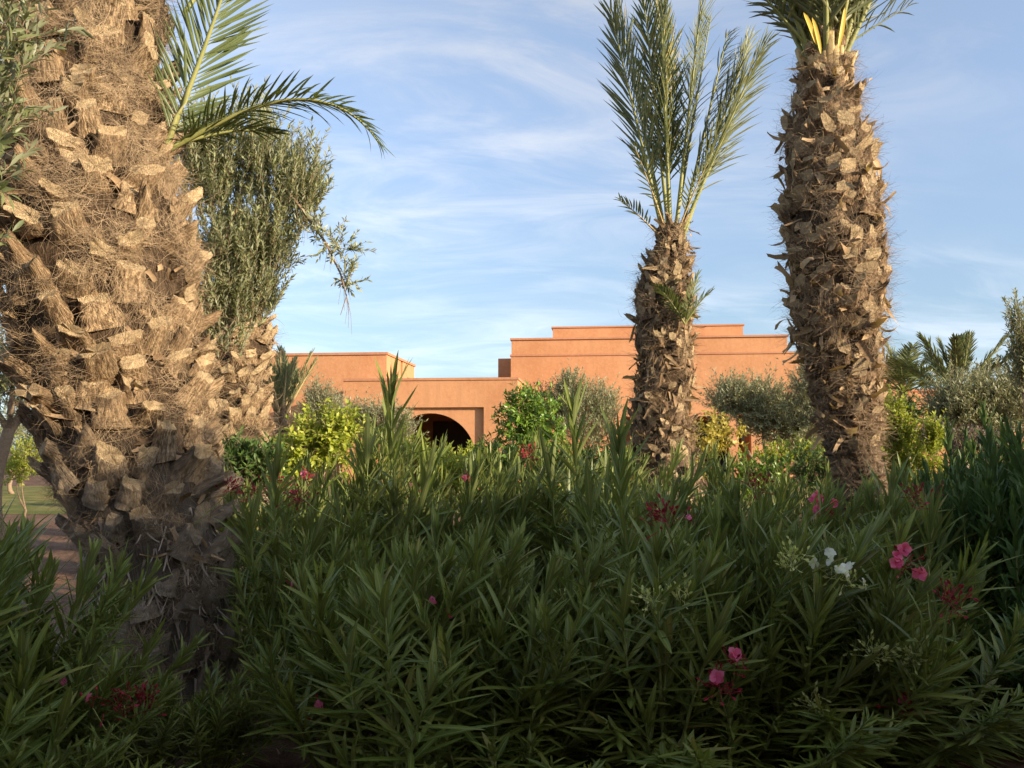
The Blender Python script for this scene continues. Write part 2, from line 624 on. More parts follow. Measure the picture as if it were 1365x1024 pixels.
# arched wing
b = Bld('villa', 'low terracotta wing with a dark arched opening set in a rectangular recess', 690, 28.0)
xl, xr = b.x(458), 0.0
zt = b.z(600, 507)
rl, rr = b.x(501), b.x(645)
rz = b.z(600, 543)
ac = b.x(573)
azt = b.z(573, 551, .18)
ar = (b.x(573 + 61) - ac)
azc = azt - ar
m = MB()
box(m, xl, rl, 0, .45, -.2, zt)
box(m, rr, xr, 0, .45, -.2, zt)
box(m, rl, rr, 0, .45, rz, zt)
box(m, xl, xl + .4, .45, 7.6, -.2, zt)
box(m, xr - .4, xr, .45, 4.2, -.2, zt)
box(m, xl + .4, xr - .4, 5.2, 5.6, -.2, zt)
b.part(m, 'wall', M_stucco)
m = MB()
box(m, xl + .4, xr - .4, .45, 5.2, zt - .4, zt - .2)
b.part(m, 'roof', M_coping)
# recessed panel with an arch cut through it
m = MB()
y0, y1 = .14, .62
N = 28
an = np.linspace(math.pi, 0, N + 1)
ax_, az_ = ac + ar * np.cos(an), azc + ar * np.sin(an)
ox = np.linspace(rl + .001, rr - .001, N + 1)
for i in range(N):
    v = [(ox[i], y0, rz), (ax_[i], y0, az_[i]), (ax_[i + 1], y0, az_[i + 1]), (ox[i + 1], y0, rz)]
    m.add(v, [(0, 1, 2, 3)], 0, None, False)
    v = [(ax_[i], y0, az_[i]), (ax_[i], y1, az_[i]), (ax_[i + 1], y1, az_[i + 1]), (ax_[i + 1], y0, az_[i + 1])]
    m.add(v, [(0, 1, 2, 3)], 0, None, False)
for s, e, edge in ((rl + .001, ac - ar, 0), (ac + ar, rr - .001, N)):
    m.add([(s, y0, -.2), (e, y0, -.2), (e, y0, azc), (s, y0, azc)], [(0, 1, 2, 3)], 0, None, False)
    inner = ac - ar if edge == 0 else ac + ar
    m.add([(inner, y0, -.2), (inner, y1, -.2), (inner, y1, azc), (inner, y0, azc)], [(0, 1, 2, 3)], 0, None, False)
    outer = rl + .001 if edge == 0 else rr - .001
    m.add([(outer, y0, azc), (inner, y0, azc), (outer, y0, rz)], [(0, 1, 2)], 0, None, False)
b.part(m, 'arch', M_stucco)
m = MB()
box(m, ac - .9, ac + .9, 5.12, 5.19, -.2, 2.2)
dr = b.part(m, 'door', M_dark)
m = MB()
coping(m, xl, xr, 0, 4.2, zt, .08, .035)
b.part(m, 'roof_coping', M_coping)

# stepped main block
b = Bld('villa', 'tall terracotta block with a stepped flat roof and shaded portico, behind the middle palm', 681, 32.0)
z1 = b.z(800, 474)
z2 = b.z(800, 452)
z3 = b.z(860, 436, 1.2)
xa, xb = 0.0, b.x(1112)
xc = b.x(1051)
o0, o1 = b.x(833), b.x(1000)
zo = b.z(930, 555)
m = MB()
box(m, xa, o0, 0, 9, -.2, z1)
box(m, o1, xb, 0, 9, -.2, z1)
box(m, o0, o1, 0, 9, zo, z1)
box(m, o0, o1, 2.6, 9, -.2, zo)
b.part(m, 'wall', M_stucco)
m = MB()
box(m, xa + .02, xc, .02, 9, z1 + .07, z2)
b.part(m, 'upper_tier', M_stucco)
m = MB()
box(m, b.x(737, 1.2), b.x(992, 1.2), 1.2, 8, z2 + .07, z3)
b.part(m, 'roof_tier', M_stucco)
m = MB()
box(m, xa - .035, xb + .03, -.035, 9.1, z1, z1 + .07)
b.part(m, 'cornice', M_coping)
m = MB()
box(m, xa - .03, xc + .04, -.04, 9.07, z2, z2 + .07)
b.part(m, 'cornice', M_coping)
m = MB()
box(m, b.x(737, 1.2) - .05, b.x(992, 1.2) + .05, 1.16, 8.05, z3, z3 + .06)
b.part(m, 'cornice', M_coping)
for px in (846, 977):
    m = MB()
    xp = b.x(px)
    box(m, xp - .17, xp + .17, .02, .40, -.2, zo - .003)
    b.part(m, 'pillar', M_stucco)
for pa, pb in ((850, 905), (912, 968), (982, 998)):
    m = MB()
    xq, xw = b.x(pa, 2.5), b.x(pb, 2.5)
    box(m, xq, xw, 2.50, 2.597, -.1, zo - .15)
    fr = b.part(m, 'window', M_dark)
    m = MB()
    box(m, xq + .08, xw - .08, 2.47, 2.498, .05, zo - .28)
    g = b.part(m, 'pane', M_glass)
    g.parent = fr
m = MB()
zb = b.z(672, 478, 4)
box(m, b.x(664, 4), b.x(664, 4) + 1.6, 4, 8, z1 - 2.2, zb)
box(m, b.x(664, 4), -.003, 4.0, 8, -.2, z1 - 2.2)
b.part(m, 'side_volume', M_stucco)

b = Bld('villa', 'low terracotta building just right of the right palm trunk, behind a small palm', 1132, 30.0)
m = MB()
zt = b.z(1180, 495)
box(m, 0, b.x(1207), 0, 5, -.2, zt)
b.part(m, 'wall', M_stucco)
m = MB()
coping(m, 0, b.x(1207), 0, 5, zt, .1, .05)
b.part(m, 'roof_coping', M_coping)
b = Bld('villa', 'lowest terracotta building, far right, mostly hidden behind olive bushes', 1196, 33.0)
m = MB()
zt = b.z(1230, 522)
box(m, 0, b.x(1420), 0, 5, -.2, zt)
b.part(m, 'wall', M_stucco)
m = MB()
coping(m, 0, b.x(1420), 0, 5, zt, .1, .05)
b.part(m, 'roof_coping', M_coping)

# added unseen wall behind and right of the camera, placed to shade the foreground
GX = .115
GY = (math.tan(SUN_EL) - GX * math.sin(SUN_AZ)) / math.cos(SUN_AZ)
ZW = 2.9


def wall_pt(y):
    return np.array([(ZW - .86 + GY * (y - 4)) / GX - 1.6, y, 0])


WA, WB = wall_pt(-9.0), wall_pt(9.5)
wl = np.linalg.norm(WB - WA)
t = thing('shade_wall', 'unseen terracotta wall added behind the viewpoint to shade the oleander hedge', 'wall', WA, rz=math.atan2(WB[1] - WA[1], WB[0] - WA[0]))
m = MB()
box(m, 0, wl, -.3, 0, -.2, ZW - .28)
m.build('wall', M_stucco, t, local=True)
m = MB()
box(m, -.05, wl + .05, -.36, .06, ZW - .28, ZW - .18)
m.build('wall_coping', M_coping, t, local=True)


# ------------------------------------------------------------------ palms
def profile(rows, Y):
    """rows of (py, left px, right px) -> z, centre x, radius"""
    out = []
    for py, l, r in rows:
        a, c = at(l, py, Y), at(r, py, Y)
        out.append((a[2], (a[0] + c[0]) / 2, (c[0] - a[0]) / 2))
    out.sort()
    return np.array(out)


def boots(mb, P, Nn, Up, w0, L, tilt, th, nt_=7, na=14, taper=.55, rag=.12, cutmat=1, mat=0, jit=.08, slant=0.0):
    n = len(P)
    A = nrm(Up * np.cos(tilt)[:, None] + Nn * np.sin(tilt)[:, None])
    S = nrm(np.cross(Up, Nn))
    Fv = np.cross(S, A)
    Fv = np.where((np.sum(Fv * Nn, 1) < 0)[:, None], -Fv, Fv)
    t = np.linspace(0, 1, nt_)
    ph = np.linspace(0, 2 * math.pi, na, endpoint=False)
    wt = (1 - taper * t ** .8)
    ht = (1 - .35 * t)
    cs, sn = np.cos(ph), np.sin(ph)
    cs = np.sign(cs) * np.abs(cs) ** .62
    sn = np.sign(sn) * np.abs(sn) ** .7
    sn = np.where(sn > 0, sn, .45 * sn)
    jv = 1 + rng.normal(0, jit, (n, nt_, na))
    jv = jv * (1 + rng.normal(0, jit, (n, 1, na)))
    a = (w0[:, None, None] * wt[None, :, None] * cs[None, None, :]) * jv
    c = (th[:, None, None] * ht[None, :, None] * sn[None, None, :]) * jv
    l = L[:, None, None] * (t[None, :, None] * np.ones((n, 1, na)))
    rg = rng.normal(0, rag, (n, na)) * .6 + rng.normal(0, rag, (n, 1)) * cs[None, :]
    sl = slant * rng.uniform(.3, 1.5, (n, 1)) * th[:, None] * sn[None, :] + rng.normal(0, .3, (n, 1)) * w0[:, None] * cs[None, :] * (slant > 0)
    l = l + ((L[:, None] * rg) - sl)[:, None, :] * (t[None, :, None] ** 3)
    c = c - (.10 * L[:, None, None]) * (t ** 2)[None, :, None] * rng.normal(.2, 1, (n, 1, 1))
    v = P[:, None, None, :] + S[:, None, None, :] * a[..., None] + Fv[:, None, None, :] * c[..., None] + A[:, None, None, :] * l[..., None]
    ctr = v[:, -1].mean(1) - A * (L * rng.uniform(-.02, .14, n))[:, None]
    m = nt_ * na
    vv = np.concatenate([v.reshape(n, m, 3), ctr[:, None, :]], 1)
    i, j = np.meshgrid(np.arange(nt_ - 1), np.arange(na), indexing='ij')
    j2 = (j + 1) % na
    q = np.stack([i * na + j, i * na + j2, (i + 1) * na + j2, (i + 1) * na + j], -1).reshape(-1, 4)
    uvq = np.stack([np.stack([j / na, i / nt_], -1), np.stack([(j + 1) / na, i / nt_], -1),
                    np.stack([(j + 1) / na, (i + 1) / nt_], -1), np.stack([j / na, (i + 1) / nt_], -1)], -2).reshape(-1, 2)
    # one island per boot: body quads and cap triangles share vertices
    off = (np.arange(n) * (m + 1))
    fq = (q[None] + off[:, None, None]).reshape(-1, 4)
    jj = np.arange(na)
    tr = np.stack([(nt_ - 1) * na + jj, (nt_ - 1) * na + (jj + 1) % na, np.full(na, m)], -1)
    ft = (tr[None] + off[:, None, None]).reshape(-1, 3)
    mb.add(vv.reshape(-1, 3), fq, mat, np.tile(uvq, (n, 1)))
    ut = np.stack([np.stack([np.cos(ph) * .5, np.sin(ph) * .5], -1), np.stack([np.roll(np.cos(ph), -1) * .5, np.roll(np.sin(ph), -1) * .5], -1),
                   np.zeros((na, 2))], -2).reshape(-1, 2)
    mb.L.append((ft + mb.nv - n * (m + 1)).ravel())
    mb.N.append(np.full(len(ft), 3))
    mb.M.append(np.full(len(ft), cutmat))
    mb.S.append(np.full(len(ft), False))
    mb.UV.append(np.tile(ut, (n, 1)))


def trunk_core(mb, prof, Y, k=.86, nz=90, na=48, mat=0, amp=.02):
    z = np.linspace(prof[0, 0], prof[-1, 0], nz)
    cx_, r = np.interp(z, prof[:, 0], prof[:, 1]), np.interp(z, prof[:, 0], prof[:, 2]) * k
    ph = np.arange(na) * 2 * math.pi / na
    rr_ = r[:, None] + rng.normal(0, amp * .5, (nz, na)) + amp * np.sin(z * (95 if amp > .03 else 40))[:, None] * .5
    v = np.stack([cx_[:, None] + rr_ * np.cos(ph), Y + rr_ * np.sin(ph), z[:, None] + 0 * rr_], -1)
    i, j = np.meshgrid(np.arange(nz - 1), np.arange(na), indexing='ij')
    j2 = (j + 1) % na
    q = np.stack([i * na + j, i * na + j2, (i + 1) * na + j2, (i + 1) * na + j], -1).reshape(-1, 4)
    uvq = np.stack([np.stack([j / na * 6, i / 5], -1), np.stack([(j + 1) / na * 6, i / 5], -1),
                    np.stack([(j + 1) / na * 6, (i + 1) / 5], -1), np.stack([j / na * 6, (i + 1) / 5], -1)], -2).reshape(-1, 2)
    mb.add(v.reshape(-1, 3), q, mat, uvq)


def surf(prof, Y, z, ph, k=.86):
    cx_, r = np.interp(z, prof[:, 0], prof[:, 1]), np.interp(z, prof[:, 0], prof[:, 2]) * k
    N_ = np.stack([np.cos(ph), np.sin(ph), 0 * ph], -1)
    return np.stack([cx_ + r * np.cos(ph), Y + r * np.sin(ph), z], -1), N_


def spiral(prof, dz, sp, jit=.15):
    """rows of leaf bases round the trunk, alternate rows offset"""
    z, ph = [], []
    q, row = prof[0, 0], 0
    while q < prof[-1, 0]:
        r = np.interp(q, prof[:, 0], prof[:, 2])
        n = max(5, int(2 * math.pi * r / sp))
        for i in range(n):
            ph.append((i + .5 * (row % 2) + rng.normal(0, jit)) * 2 * math.pi / n)
            z.append(q + rng.normal(0, jit) * dz + dz * i / n)
        q += dz * (1 + rng.normal(0, .1))
        row += 1
    return np.array(z), np.array(ph)


UPV = np.array([0, 0, 1.])


def frond(parent, base, d0, length, droop, nl=46, ll=.34, lw=.020, start=.22, mats=None, side_bend=0.0, rad=.014, ang=(62, 24), keel=.35,
          roll=None, lab=None, k=16):
    mats = mats or [M_rachis, M_frond]
    mb = MB()
    d0 = nrm(np.asarray(d0, float))
    sref = np.cross(d0, UPV)
    sref = nrm(sref) if np.linalg.norm(sref) > .05 else np.array([1., 0, 0])
    pts = [np.asarray(base, float)]
    d = d0.copy()
    for i in range(k - 1):
        t = i / (k - 1)
        d = nrm(d + np.array([0, 0, -1.]) * droop * (t ** 1.3) / k * 3 + sref * side_bend / k)
        pts.append(pts[-1] + d * length / (k - 1))
    pts = np.array(pts)
    tubes(mb, pts[None], (rad * (1 - .85 * np.linspace(0, 1, k)) + .0015)[None], 6, 0)
    T = nrm(np.gradient(pts, axis=0))
    ts = np.linspace(start, .985, nl)
    for s in (-1, 1):
        tj = np.clip(ts + rng.normal(0, .006, nl), 0, .995)
        idx = tj * (k - 1)
        Pp = np.stack([np.interp(idx, np.arange(k), pts[:, c]) for c in range(3)], -1)
        Tt = nrm(np.stack([np.interp(idx, np.arange(k), T[:, c]) for c in range(3)], -1))
        Sd = nrm(np.cross(Tt, np.broadcast_to(sref if abs(d0[2]) > .97 else UPV, Tt.shape)) + 1e-6)
        if abs(d0[2]) > .97:
            Sd = nrm(sref - Tt * np.sum(Tt * sref, 1, keepdims=True))
        Un = np.cross(Sd, Tt)
        rl_ = 0.0 if roll is None else roll
        Sd, Un = Sd * math.cos(rl_) + Un * math.sin(rl_), Un * math.cos(rl_) - Sd * math.sin(rl_)
        u = (ts - start) / (1 - start)
        al = np.radians(ang[0] + (ang[1] - ang[0]) * u + rng.normal(0, 5, nl))
        Dl = Tt * np.cos(al)[:, None] + s * Sd * np.sin(al)[:, None] + Un * (keel + rng.normal(0, .14, nl))[:, None]
        Ln = ll * (.45 + .75 * np.sin(np.pi * (u * .78 + .14)) ** 1.0) * rng.uniform(.85, 1.12, nl)
        Ln = Ln * (1 - .35 * u)
        leaves(mb, Pp, Dl, Un + Tt * .2, Ln, lw, curl=rng.uniform(.0, .30, nl), fold=.55, nseg=4, mat=1, pw=.55, peak=.7)
    o = mb.build('frond', mats, parent)
    if lab:
        o['label'] = lab
    return o


def fibres(mb, prof, Y, n, lo, hi, k=.97, wd=.0022, ln=(.06, .2), zr=None, lift=.02, mat=0, wig=1.6, facing=True):
    z0, z1 = zr if zr else (prof[0, 0], prof[-1, 0])
    z = rng.uniform(z0, z1, n)
    ph = rng.uniform(math.pi, 2 * math.pi, n) if facing else rng.uniform(0, 2 * math.pi, n)
    # clumped mats: keep where a smooth field is high
    fld = np.sin(z * 17 + 2.1 * np.sin(ph * 3)) + np.sin(ph * 5.3 + z * 6) + .6 * np.sin(z * 41 + ph * 9)
    keep = fld > rng.normal(.25, .35, n)
    z, ph = z[keep], ph[keep]
    P, N_ = surf(prof, Y, z, ph, k)
    P = P + N_ * rng.uniform(0, lift, len(z))[:, None]
    tang = np.stack([-np.sin(ph), np.cos(ph), 0 * ph], -1)
    flow = 1.2 * np.sin(z * 9 + ph * 2.2) + rng.normal(0, .5, len(z)) + .6
    D = tang * np.cos(flow)[:, None] * np.where(rng.random(len(z)) < .5, 1, -1)[:, None] + UPV * np.sin(flow)[:, None] * np.where(rng.random(len(z)) < .4, 1, -1)[:, None]
    D = D + N_ * rng.normal(.06, .13, len(z))[:, None]
    strands(mb, P, D, N_, rng.uniform(ln[0], ln[1], len(z)), rng.uniform(.6, 1.4, len(z)) * wd, 6, wig, mat)


def palm_trunk(root, prof, Y, dz, sp, w0, L, tilt, th, core=.80, boot=M_boot, slant=1.6, tsd=9, rag=.14, fib=9000, fibw=.0022, fibln=(.06, .2), shred=0, shl=(.08, .2),
               shw=.03, detail=(8, 16), lowflat=None, splint=0, taper=.55, ringed=False, cut=1.0, hang=.4, tgs=.9):
    mb = MB()
    trunk_core(mb, prof, Y, core, mat=2)
    z, ph = spiral(prof, dz, sp)
    kp = rng.random(len(z)) > .1
    if ringed:
        kp &= z > lowflat - .25 + rng.normal(0, .12, len(z))
        pl = prof[prof[:, 0] < lowflat + .25]
        trunk_core(mb, pl, Y, core + .06, nz=150, mat=0, amp=.035)
    z, ph = z[kp], ph[kp]
    n = len(z)
    P, N_ = surf(prof, Y, z, ph, core - .05)
    rl_ = np.interp(z, prof[:, 0], prof[:, 2])
    k = rng.uniform(.7, 1.3, n) * np.clip(rl_ / prof[:, 2].max(), .45, 1)
    ww, LL = w0 * k, L * rng.uniform(.7, 1.3, n)
    tl = np.radians(rng.normal(tilt, tsd, n))
    tt = th * rng.uniform(.7, 1.3, n)
    if lowflat is not None:
        f = np.clip((lowflat - z) / .3, 0, 1)
        LL = LL * (1 - .25 * f)
        tl = tl * (1 - f) + np.radians(24) * f
    lean = nrm(UPV + np.stack([rng.normal(0, .22, n), rng.normal(0, .22, n), 0 * z], -1))
    boots(mb, P, N_, lean, ww, LL, tl, tt, detail[0], detail[1], jit=.06, rag=rag, cutmat=1, slant=slant, taper=taper)
    mb.build('trunk', [boot, M_cut, M_core], root)
    fb = MB()
    if fib:
        fibres(fb, prof, Y, fib, 0, 1, k=core + .08, wd=fibw, ln=fibln, lift=.035)
        # tufts hanging off the edges of the leaf bases
        m_ = int(fib * .5)
        ii = rng.integers(0, n, m_)
        A = UPV * np.cos(tl)[:, None] + N_ * np.sin(tl)[:, None]
        S = nrm(np.cross(UPV, N_))
        tq = rng.uniform(.1, .85, m_)
        Q = P[ii] + A[ii] * (LL[ii] * tq)[:, None] + S[ii] * (ww[ii] * (1 - .5 * tq) * rng.choice([-1, 1], m_) * rng.uniform(.6, 1, m_))[:, None] + N_[ii] * (tt[ii] * .5)[:, None]
        Dd = S[ii] * rng.normal(0, .8, m_)[:, None] + UPV * rng.normal(-.1, .6, m_)[:, None] + N_[ii] * rng.uniform(0, .8, m_)[:, None]
        strands(fb, Q, Dd, N_[ii], rng.uniform(fibln[0], fibln[1], m_), rng.uniform(.6, 1.4, m_) * fibw, 6, 1.6, 0)
    if shred:
        zz_ = rng.uniform((lowflat - .15) if lowflat else prof[0, 0], prof[-1, 0], shred)
        pp = rng.uniform(0, 2 * math.pi, shred)
        Ps, Ns = surf(prof, Y, zz_, pp, core + .04)
        tg = np.stack([-np.sin(pp), np.cos(pp), 0 * pp], -1)
        D = Ns * (rng.random(shred) ** 2.5 * .7)[:, None] + tg * rng.normal(0, tgs, shred)[:, None] + UPV * rng.normal(-hang + .3, .7, shred)[:, None]
        leaves(fb, Ps, D, Ns + rng.normal(0, .7, (shred, 3)), rng.uniform(shl[0], shl[1], shred), rng.uniform(.5, 1.4, shred) * shw,
               curl=rng.normal(.45, .7, shred), fold=.45, nseg=6, mat=1, blunt=True, twist=rng.normal(0, .9, shred))
    if fb.V:
        if splint:
            # weathered vertical splinters round the foot
            zz_ = rng.uniform(prof[0, 0] + .03, lowflat + .1, splint)
            pp = rng.uniform(0, 2 * math.pi, splint)
            Ps, Ns = surf(prof, Y, zz_, pp, core + .03)
            strands(fb, Ps, -UPV + Ns * rng.uniform(-.05, .22, splint)[:, None] + rng.normal(0, .14, (splint, 3)), Ns, rng.uniform(.05, .15, splint), rng.uniform(.004, .016, splint), 6, .7, 2)
        fb.build('trunk_fibre', [M_fib, M_shred, M_fibg], root)
    return P, N_


# --- large left palm
Y = 4.0
pr = profile([(905, 128, 318), (850, 130, 314), (800, 126, 311), (740, 108, 306), (680, 88, 298), (620, 64, 290), (560, 42, 284), (500, 24, 279),
              (430, 4, 274), (360, -6, 268), (300, -10, 258), (240, -8, 243), (180, 0, 232), (100, 8, 228), (0, 25, 218), (-80, 30, 212), (-300, 60, 195)], Y)
pr[0, 0] = -.05
PALM1 = thing('date_palm', 'massive date palm trunk of cut leaf stubs and fibre, nearest the viewer at left', 'palm tree', (pr[0, 1], Y, 0))
palm_trunk(PALM1, pr, Y, .118, .18, .080, .135, 42, .048, core=.81, fib=36000, fibw=.0014, fibln=(.04, .15), detail=(9, 20), rag=.07, lowflat=.75, shred=420, shl=(.05, .15), shw=.026, hang=.2, slant=.5, tsd=12, taper=.3, splint=650)
mb = MB()
fibres(mb, pr, Y, 22000, 0, 1, k=.95, wd=.0014, ln=(.05, .17), zr=(1.7, 3.5), lift=.04)
mb.build('fibre_mat', M_fib, PALM1)
# two fresh fronds springing from its right side
q = at(222, 192, 3.95)
frond(PALM1, q, (.42, -.05, 1.0), 1.05, .10, nl=64, ll=.31, lw=.0125, start=.05, mats=[M_rachis, M_frond2], side_bend=.25, rad=.014, ang=(44, 24), keel=.2, roll=.85)
frond(PALM1, q + [0, .05, -.005], (.86, -.06, .47), 1.12, 1.5, nl=64, ll=.25, lw=.0115, start=.06, mats=[M_rachis, M_frond2], rad=.013, ang=(62, 30), keel=.15)
frond(PALM1, q + [.0, .03, .0], (.60, .2, .28), .5, .5, nl=26, ll=.2, lw=.015, start=.1, mats=[M_rachis, M_frond2], rad=.010, keel=.2)
frond(PALM1, at(245, 20, 4.05), (.45, .1, .9), .9, .5, nl=34, ll=.3, lw=.02, start=.1, mats=[M_rachis, M_frond2], rad=.012, keel=.2)
# crown, above the frame
tp = np.array([pr[-1, 1], Y, pr[-1, 0] - .05])
for i in range(14):
    a = i * 2.399
    ti = R(12 + 22 * (i / 14))
    frond(PALM1, tp, (math.sin(ti) * math.cos(a), math.sin(ti) * math.sin(a), math.cos(ti)), 2.6, .25, nl=40, ll=.45, start=.2, rad=.02)

# --- second left palm, behind the first
Y = 7.2
pr2 = profile([(700, 268, 372), (640, 268, 368), (600, 262, 358), (540, 262, 356), (490, 262, 362), (450, 266, 366), (425, 278, 356), (410, 290, 345)], Y)
pr2[0, 0] = -.05
PALM2 = thing('date_palm', 'stubby sunlit palm trunk of orange leaf stubs just behind the massive left palm', 'palm tree', (pr2[0, 1], Y, 0))
palm_trunk(PALM2, pr2, Y, .115, .15, .075, .11, 40, .04, taper=.35, slant=.8, core=.82, fib=6000, fibw=.003, detail=(6, 12), lowflat=.5, shred=160, shl=(.06, .2), shw=.025)
tp = np.array([pr2[-1, 1], Y, pr2[-1, 0] - .05])
for i in range(6):
    a = i * 2.399 + 1
    frond(PALM2, tp, (.25 * math.cos(a), .25 * math.sin(a), 1), .95, .1, nl=24, ll=.2, start=.3, rad=.014)

# --- middle palm
Y = 7.5
pr3 = profile([(720, 835, 945), (640, 838, 938), (600, 838, 928), (550, 836, 922), (500, 848, 926), (450, 842, 926), (400, 842, 930), (370, 850, 922),
               (345, 862, 918), (325, 870, 916), (300, 876, 912)], Y)
pr3[0, 0] = -.05
PALM3 = thing('date_palm', 'palm with fronds tied straight up, in front of the stepped main block', 'palm tree', (pr3[0, 1], Y, 0))
palm_trunk(PALM3, pr3, Y, .095, .125, .052, .10, 28, .028, taper=.25, core=.80, boot=M_boot2, fib=12000, fibw=.0022, fibln=(.05, .16), shred=700, shl=(.05, .2), shw=.032, detail=(6, 12), hang=1.15, tsd=14, tgs=.4, rag=.08)
tp = at(894, 312, Y)
spec = [(-13, 2.1), (-10, 2.3), (-4, 2.5), (-2, 2.1), (0, 2.5), (2, 2.6), (7, 2.4), (11, 2.2), (15, 2.2), (19, 1.95), (23, 1.75)]
for i, (tx, ln) in enumerate(spec):
    ty = rng.normal(0, .16)
    bx_ = tp + np.array([tx * .0045, rng.normal(0, .05), rng.uniform(-.1, .05)])
    frond(PALM3, bx_, (math.tan(R(tx)), ty, 1), ln, rng.uniform(0, .10), nl=54, ll=.45, lw=.0165, start=.25, side_bend=0, rad=.019,
          ang=(30, 14), keel=rng.normal(.0, .22), roll=rng.uniform(-1.4, 1.4))
for dx_, l_ in ((-.85, .5), (-.32, .85), (.28, .7)):
    frond(PALM3, tp + [dx_ * .1, -.05, -.05], (dx_, -.3, .75), l_, .2, nl=14, ll=.16, lw=.016, start=.35, rad=.008, mats=[M_drystem, M_frond])
q = at(913, 432, 7.2)
frond(PALM3, q, (.22, -.2, 1), .42, .25, nl=20, ll=.15, lw=.014, start=.12, mats=[M_rachis, M_frond2], rad=.008, keel=.2)
frond(PALM3, q, (-.55, -.35, .75), .42, .35, nl=20, ll=.15, lw=.014, start=.12, mats=[M_rachis, M_frond2], rad=.008, keel=.2)
frond(PALM3, q, (.5, -.2, .8), .34, .5, nl=16, ll=.14, lw=.014, start=.12, mats=[M_rachis, M_frond2], rad=.008, keel=.2)

# --- right palm
Y = 5.8
pr4 = profile([(800, 1118, 1200), (690, 1112, 1190), (640, 1106, 1182), (600, 1098, 1176), (560, 1088, 1174), (520, 1078, 1174), (480, 1066, 1176), (440, 1054, 1180),
               (400, 1048, 1186), (350, 1044, 1184), (300, 1040, 1178), (250, 1038, 1172), (200, 1040, 1164), (160, 1048, 1152), (125, 1062, 1140), (85, 1070, 1132)], Y)
pr4[0, 0] = -.05
PALM4 = thing('date_palm', 'thick shaggy palm with a narrow ringed foot and yellowing frond bases, at right', 'palm tree', (pr4[0, 1], Y, 0))
palm_trunk(PALM4, pr4, Y, .108, .145, .072, .102, 36, .034, taper=.25, core=.78, boot=M_boot2, fib=20000, fibw=.0018, fibln=(.05, .18), shred=560, shl=(.07, .22), shw=.040, detail=(7, 14), lowflat=1.35, hang=.35, tsd=13, ringed=True, rag=.08)
tp = at(1101, 96, Y)
# pale cut stubs under the crown
mb = MB()
n = 22
ph = np.arange(n) * 2.399
P0 = tp + np.stack([.17 * np.cos(ph), .17 * np.sin(ph), rng.uniform(-.16, .02, n)], -1)
N0 = np.stack([np.cos(ph), np.sin(ph), 0 * ph], -1)
boots(mb, P0 - N0 * .04, N0, np.tile(UPV, (n, 1)), np.full(n, .030), rng.uniform(.14, .26, n), np.full(n, R(9)), np.full(n, .02), 6, 10, taper=.25, rag=.05)
mb.build('cut_petioles', [M_drystem, M_cut], PALM4)
for i in range(22):
    a = i * 2.399 + .4
    ti = R(5 + 24 * (i / 22) ** .8)
    st = tp + np.array([.09 * math.cos(a), .09 * math.sin(a), .02])
    frond(PALM4, st, (math.sin(ti) * math.cos(a), math.sin(ti) * math.sin(a), math.cos(ti)), 2.3, rng.uniform(.1, .3), nl=50, ll=.42, lw=.022, start=.10, rad=.019,
          ang=(45, 22), keel=rng.normal(.15, .15))
frond(PALM4, tp + [-.08, -.03, .1], (-.75, -.2, .75), 1.2, .3, nl=30, ll=.32, lw=.02, start=.25, rad=.012)
frond(PALM4, tp + [.1, -.05, .15], (.85, -.1, .55), .5, .1, nl=8, ll=.3, lw=.016, start=.35, rad=.006)
for px, py, dxx, l_, w_ in ((1088, 60, -.30, .24, .036), (1094, 72, -.16, .26, .03), (1117, 66, .22, .30, .032)):
    mb = MB()
    leaves(mb, at(px, py, 5.55)[None], np.array([[dxx, -.05, 1.]]), np.array([[.2, -1, .1]]), l_, w_, curl=.1, fold=.5, nseg=8, pw=.45)
    mb.build('yellow_spathe', M_spathe, PALM4)


# --- young palms in the background
def young_palm(label, px, py0, py1, Y, n, ln, spread, droop, trunk=True, r=.09, mats=None, ll=.22, ang=(40, 22), lw=.028):
    b0 = at(px, py0, Y)
    root = thing('young_palm', label, 'palm tree', (b0[0], Y, 0))
    top = at(px - 3, py1, Y)
    p_ = np.array([[0, b0[0], r * 1.1], [top[2] * .6, b0[0] * .5 + top[0] * .5, r], [top[2], top[0], r * .7]])
    mb = MB()
    trunk_core(mb, p_, Y, .9, 24, 14)
    z, ph = spiral(p_, .1, .12)
    P, N_ = surf(p_, Y, z, ph, .8)
    m_ = len(z)
    boots(mb, P, N_, np.tile(UPV, (m_, 1)), np.full(m_, .05), np.full(m_, .13), np.full(m_, R(18)), np.full(m_, .025), 5, 8)
    mb.build('trunk', [M_boot, M_cut], root)
    for i in range(n):
        a = i * 2.399
        ti = R(spread) * ((i + .5) / n) ** .7
        frond(root, top + [0, 0, -.05], (math.sin(ti) * math.cos(a), math.sin(ti) * math.sin(a), math.cos(ti)), ln * rng.uniform(.8, 1.1), droop, nl=38, ll=ll, lw=lw,
              start=.3, rad=.02, ang=ang, keel=.2, mats=mats or [M_drystem, M_frond2], k=10)
    return root


young_palm('young palm with a thin pale trunk and dry upright fronds, left of the arched wing', 378, 660, 556, 10.0, 16, .80, 34, .12, r=.075, ll=.2, ang=(28, 12), mats=[M_drystem, M_frond3], lw=.014)
young_palm('small feathery palm with a rounded crown against the low building right of the right palm', 1207, 600, 520, 19.0, 20, 1.1, 75, .9, r=.1, ll=.4, ang=(60, 40), mats=[M_rachis, M_frond])
young_palm('palm with stiff spreading fronds rising over the grey olive bushes at far right', 1280, 610, 528, 14.0, 12, 1.2, 62, .1, r=.14, ll=.3, ang=(30, 18), mats=[M_rachis, M_frond])


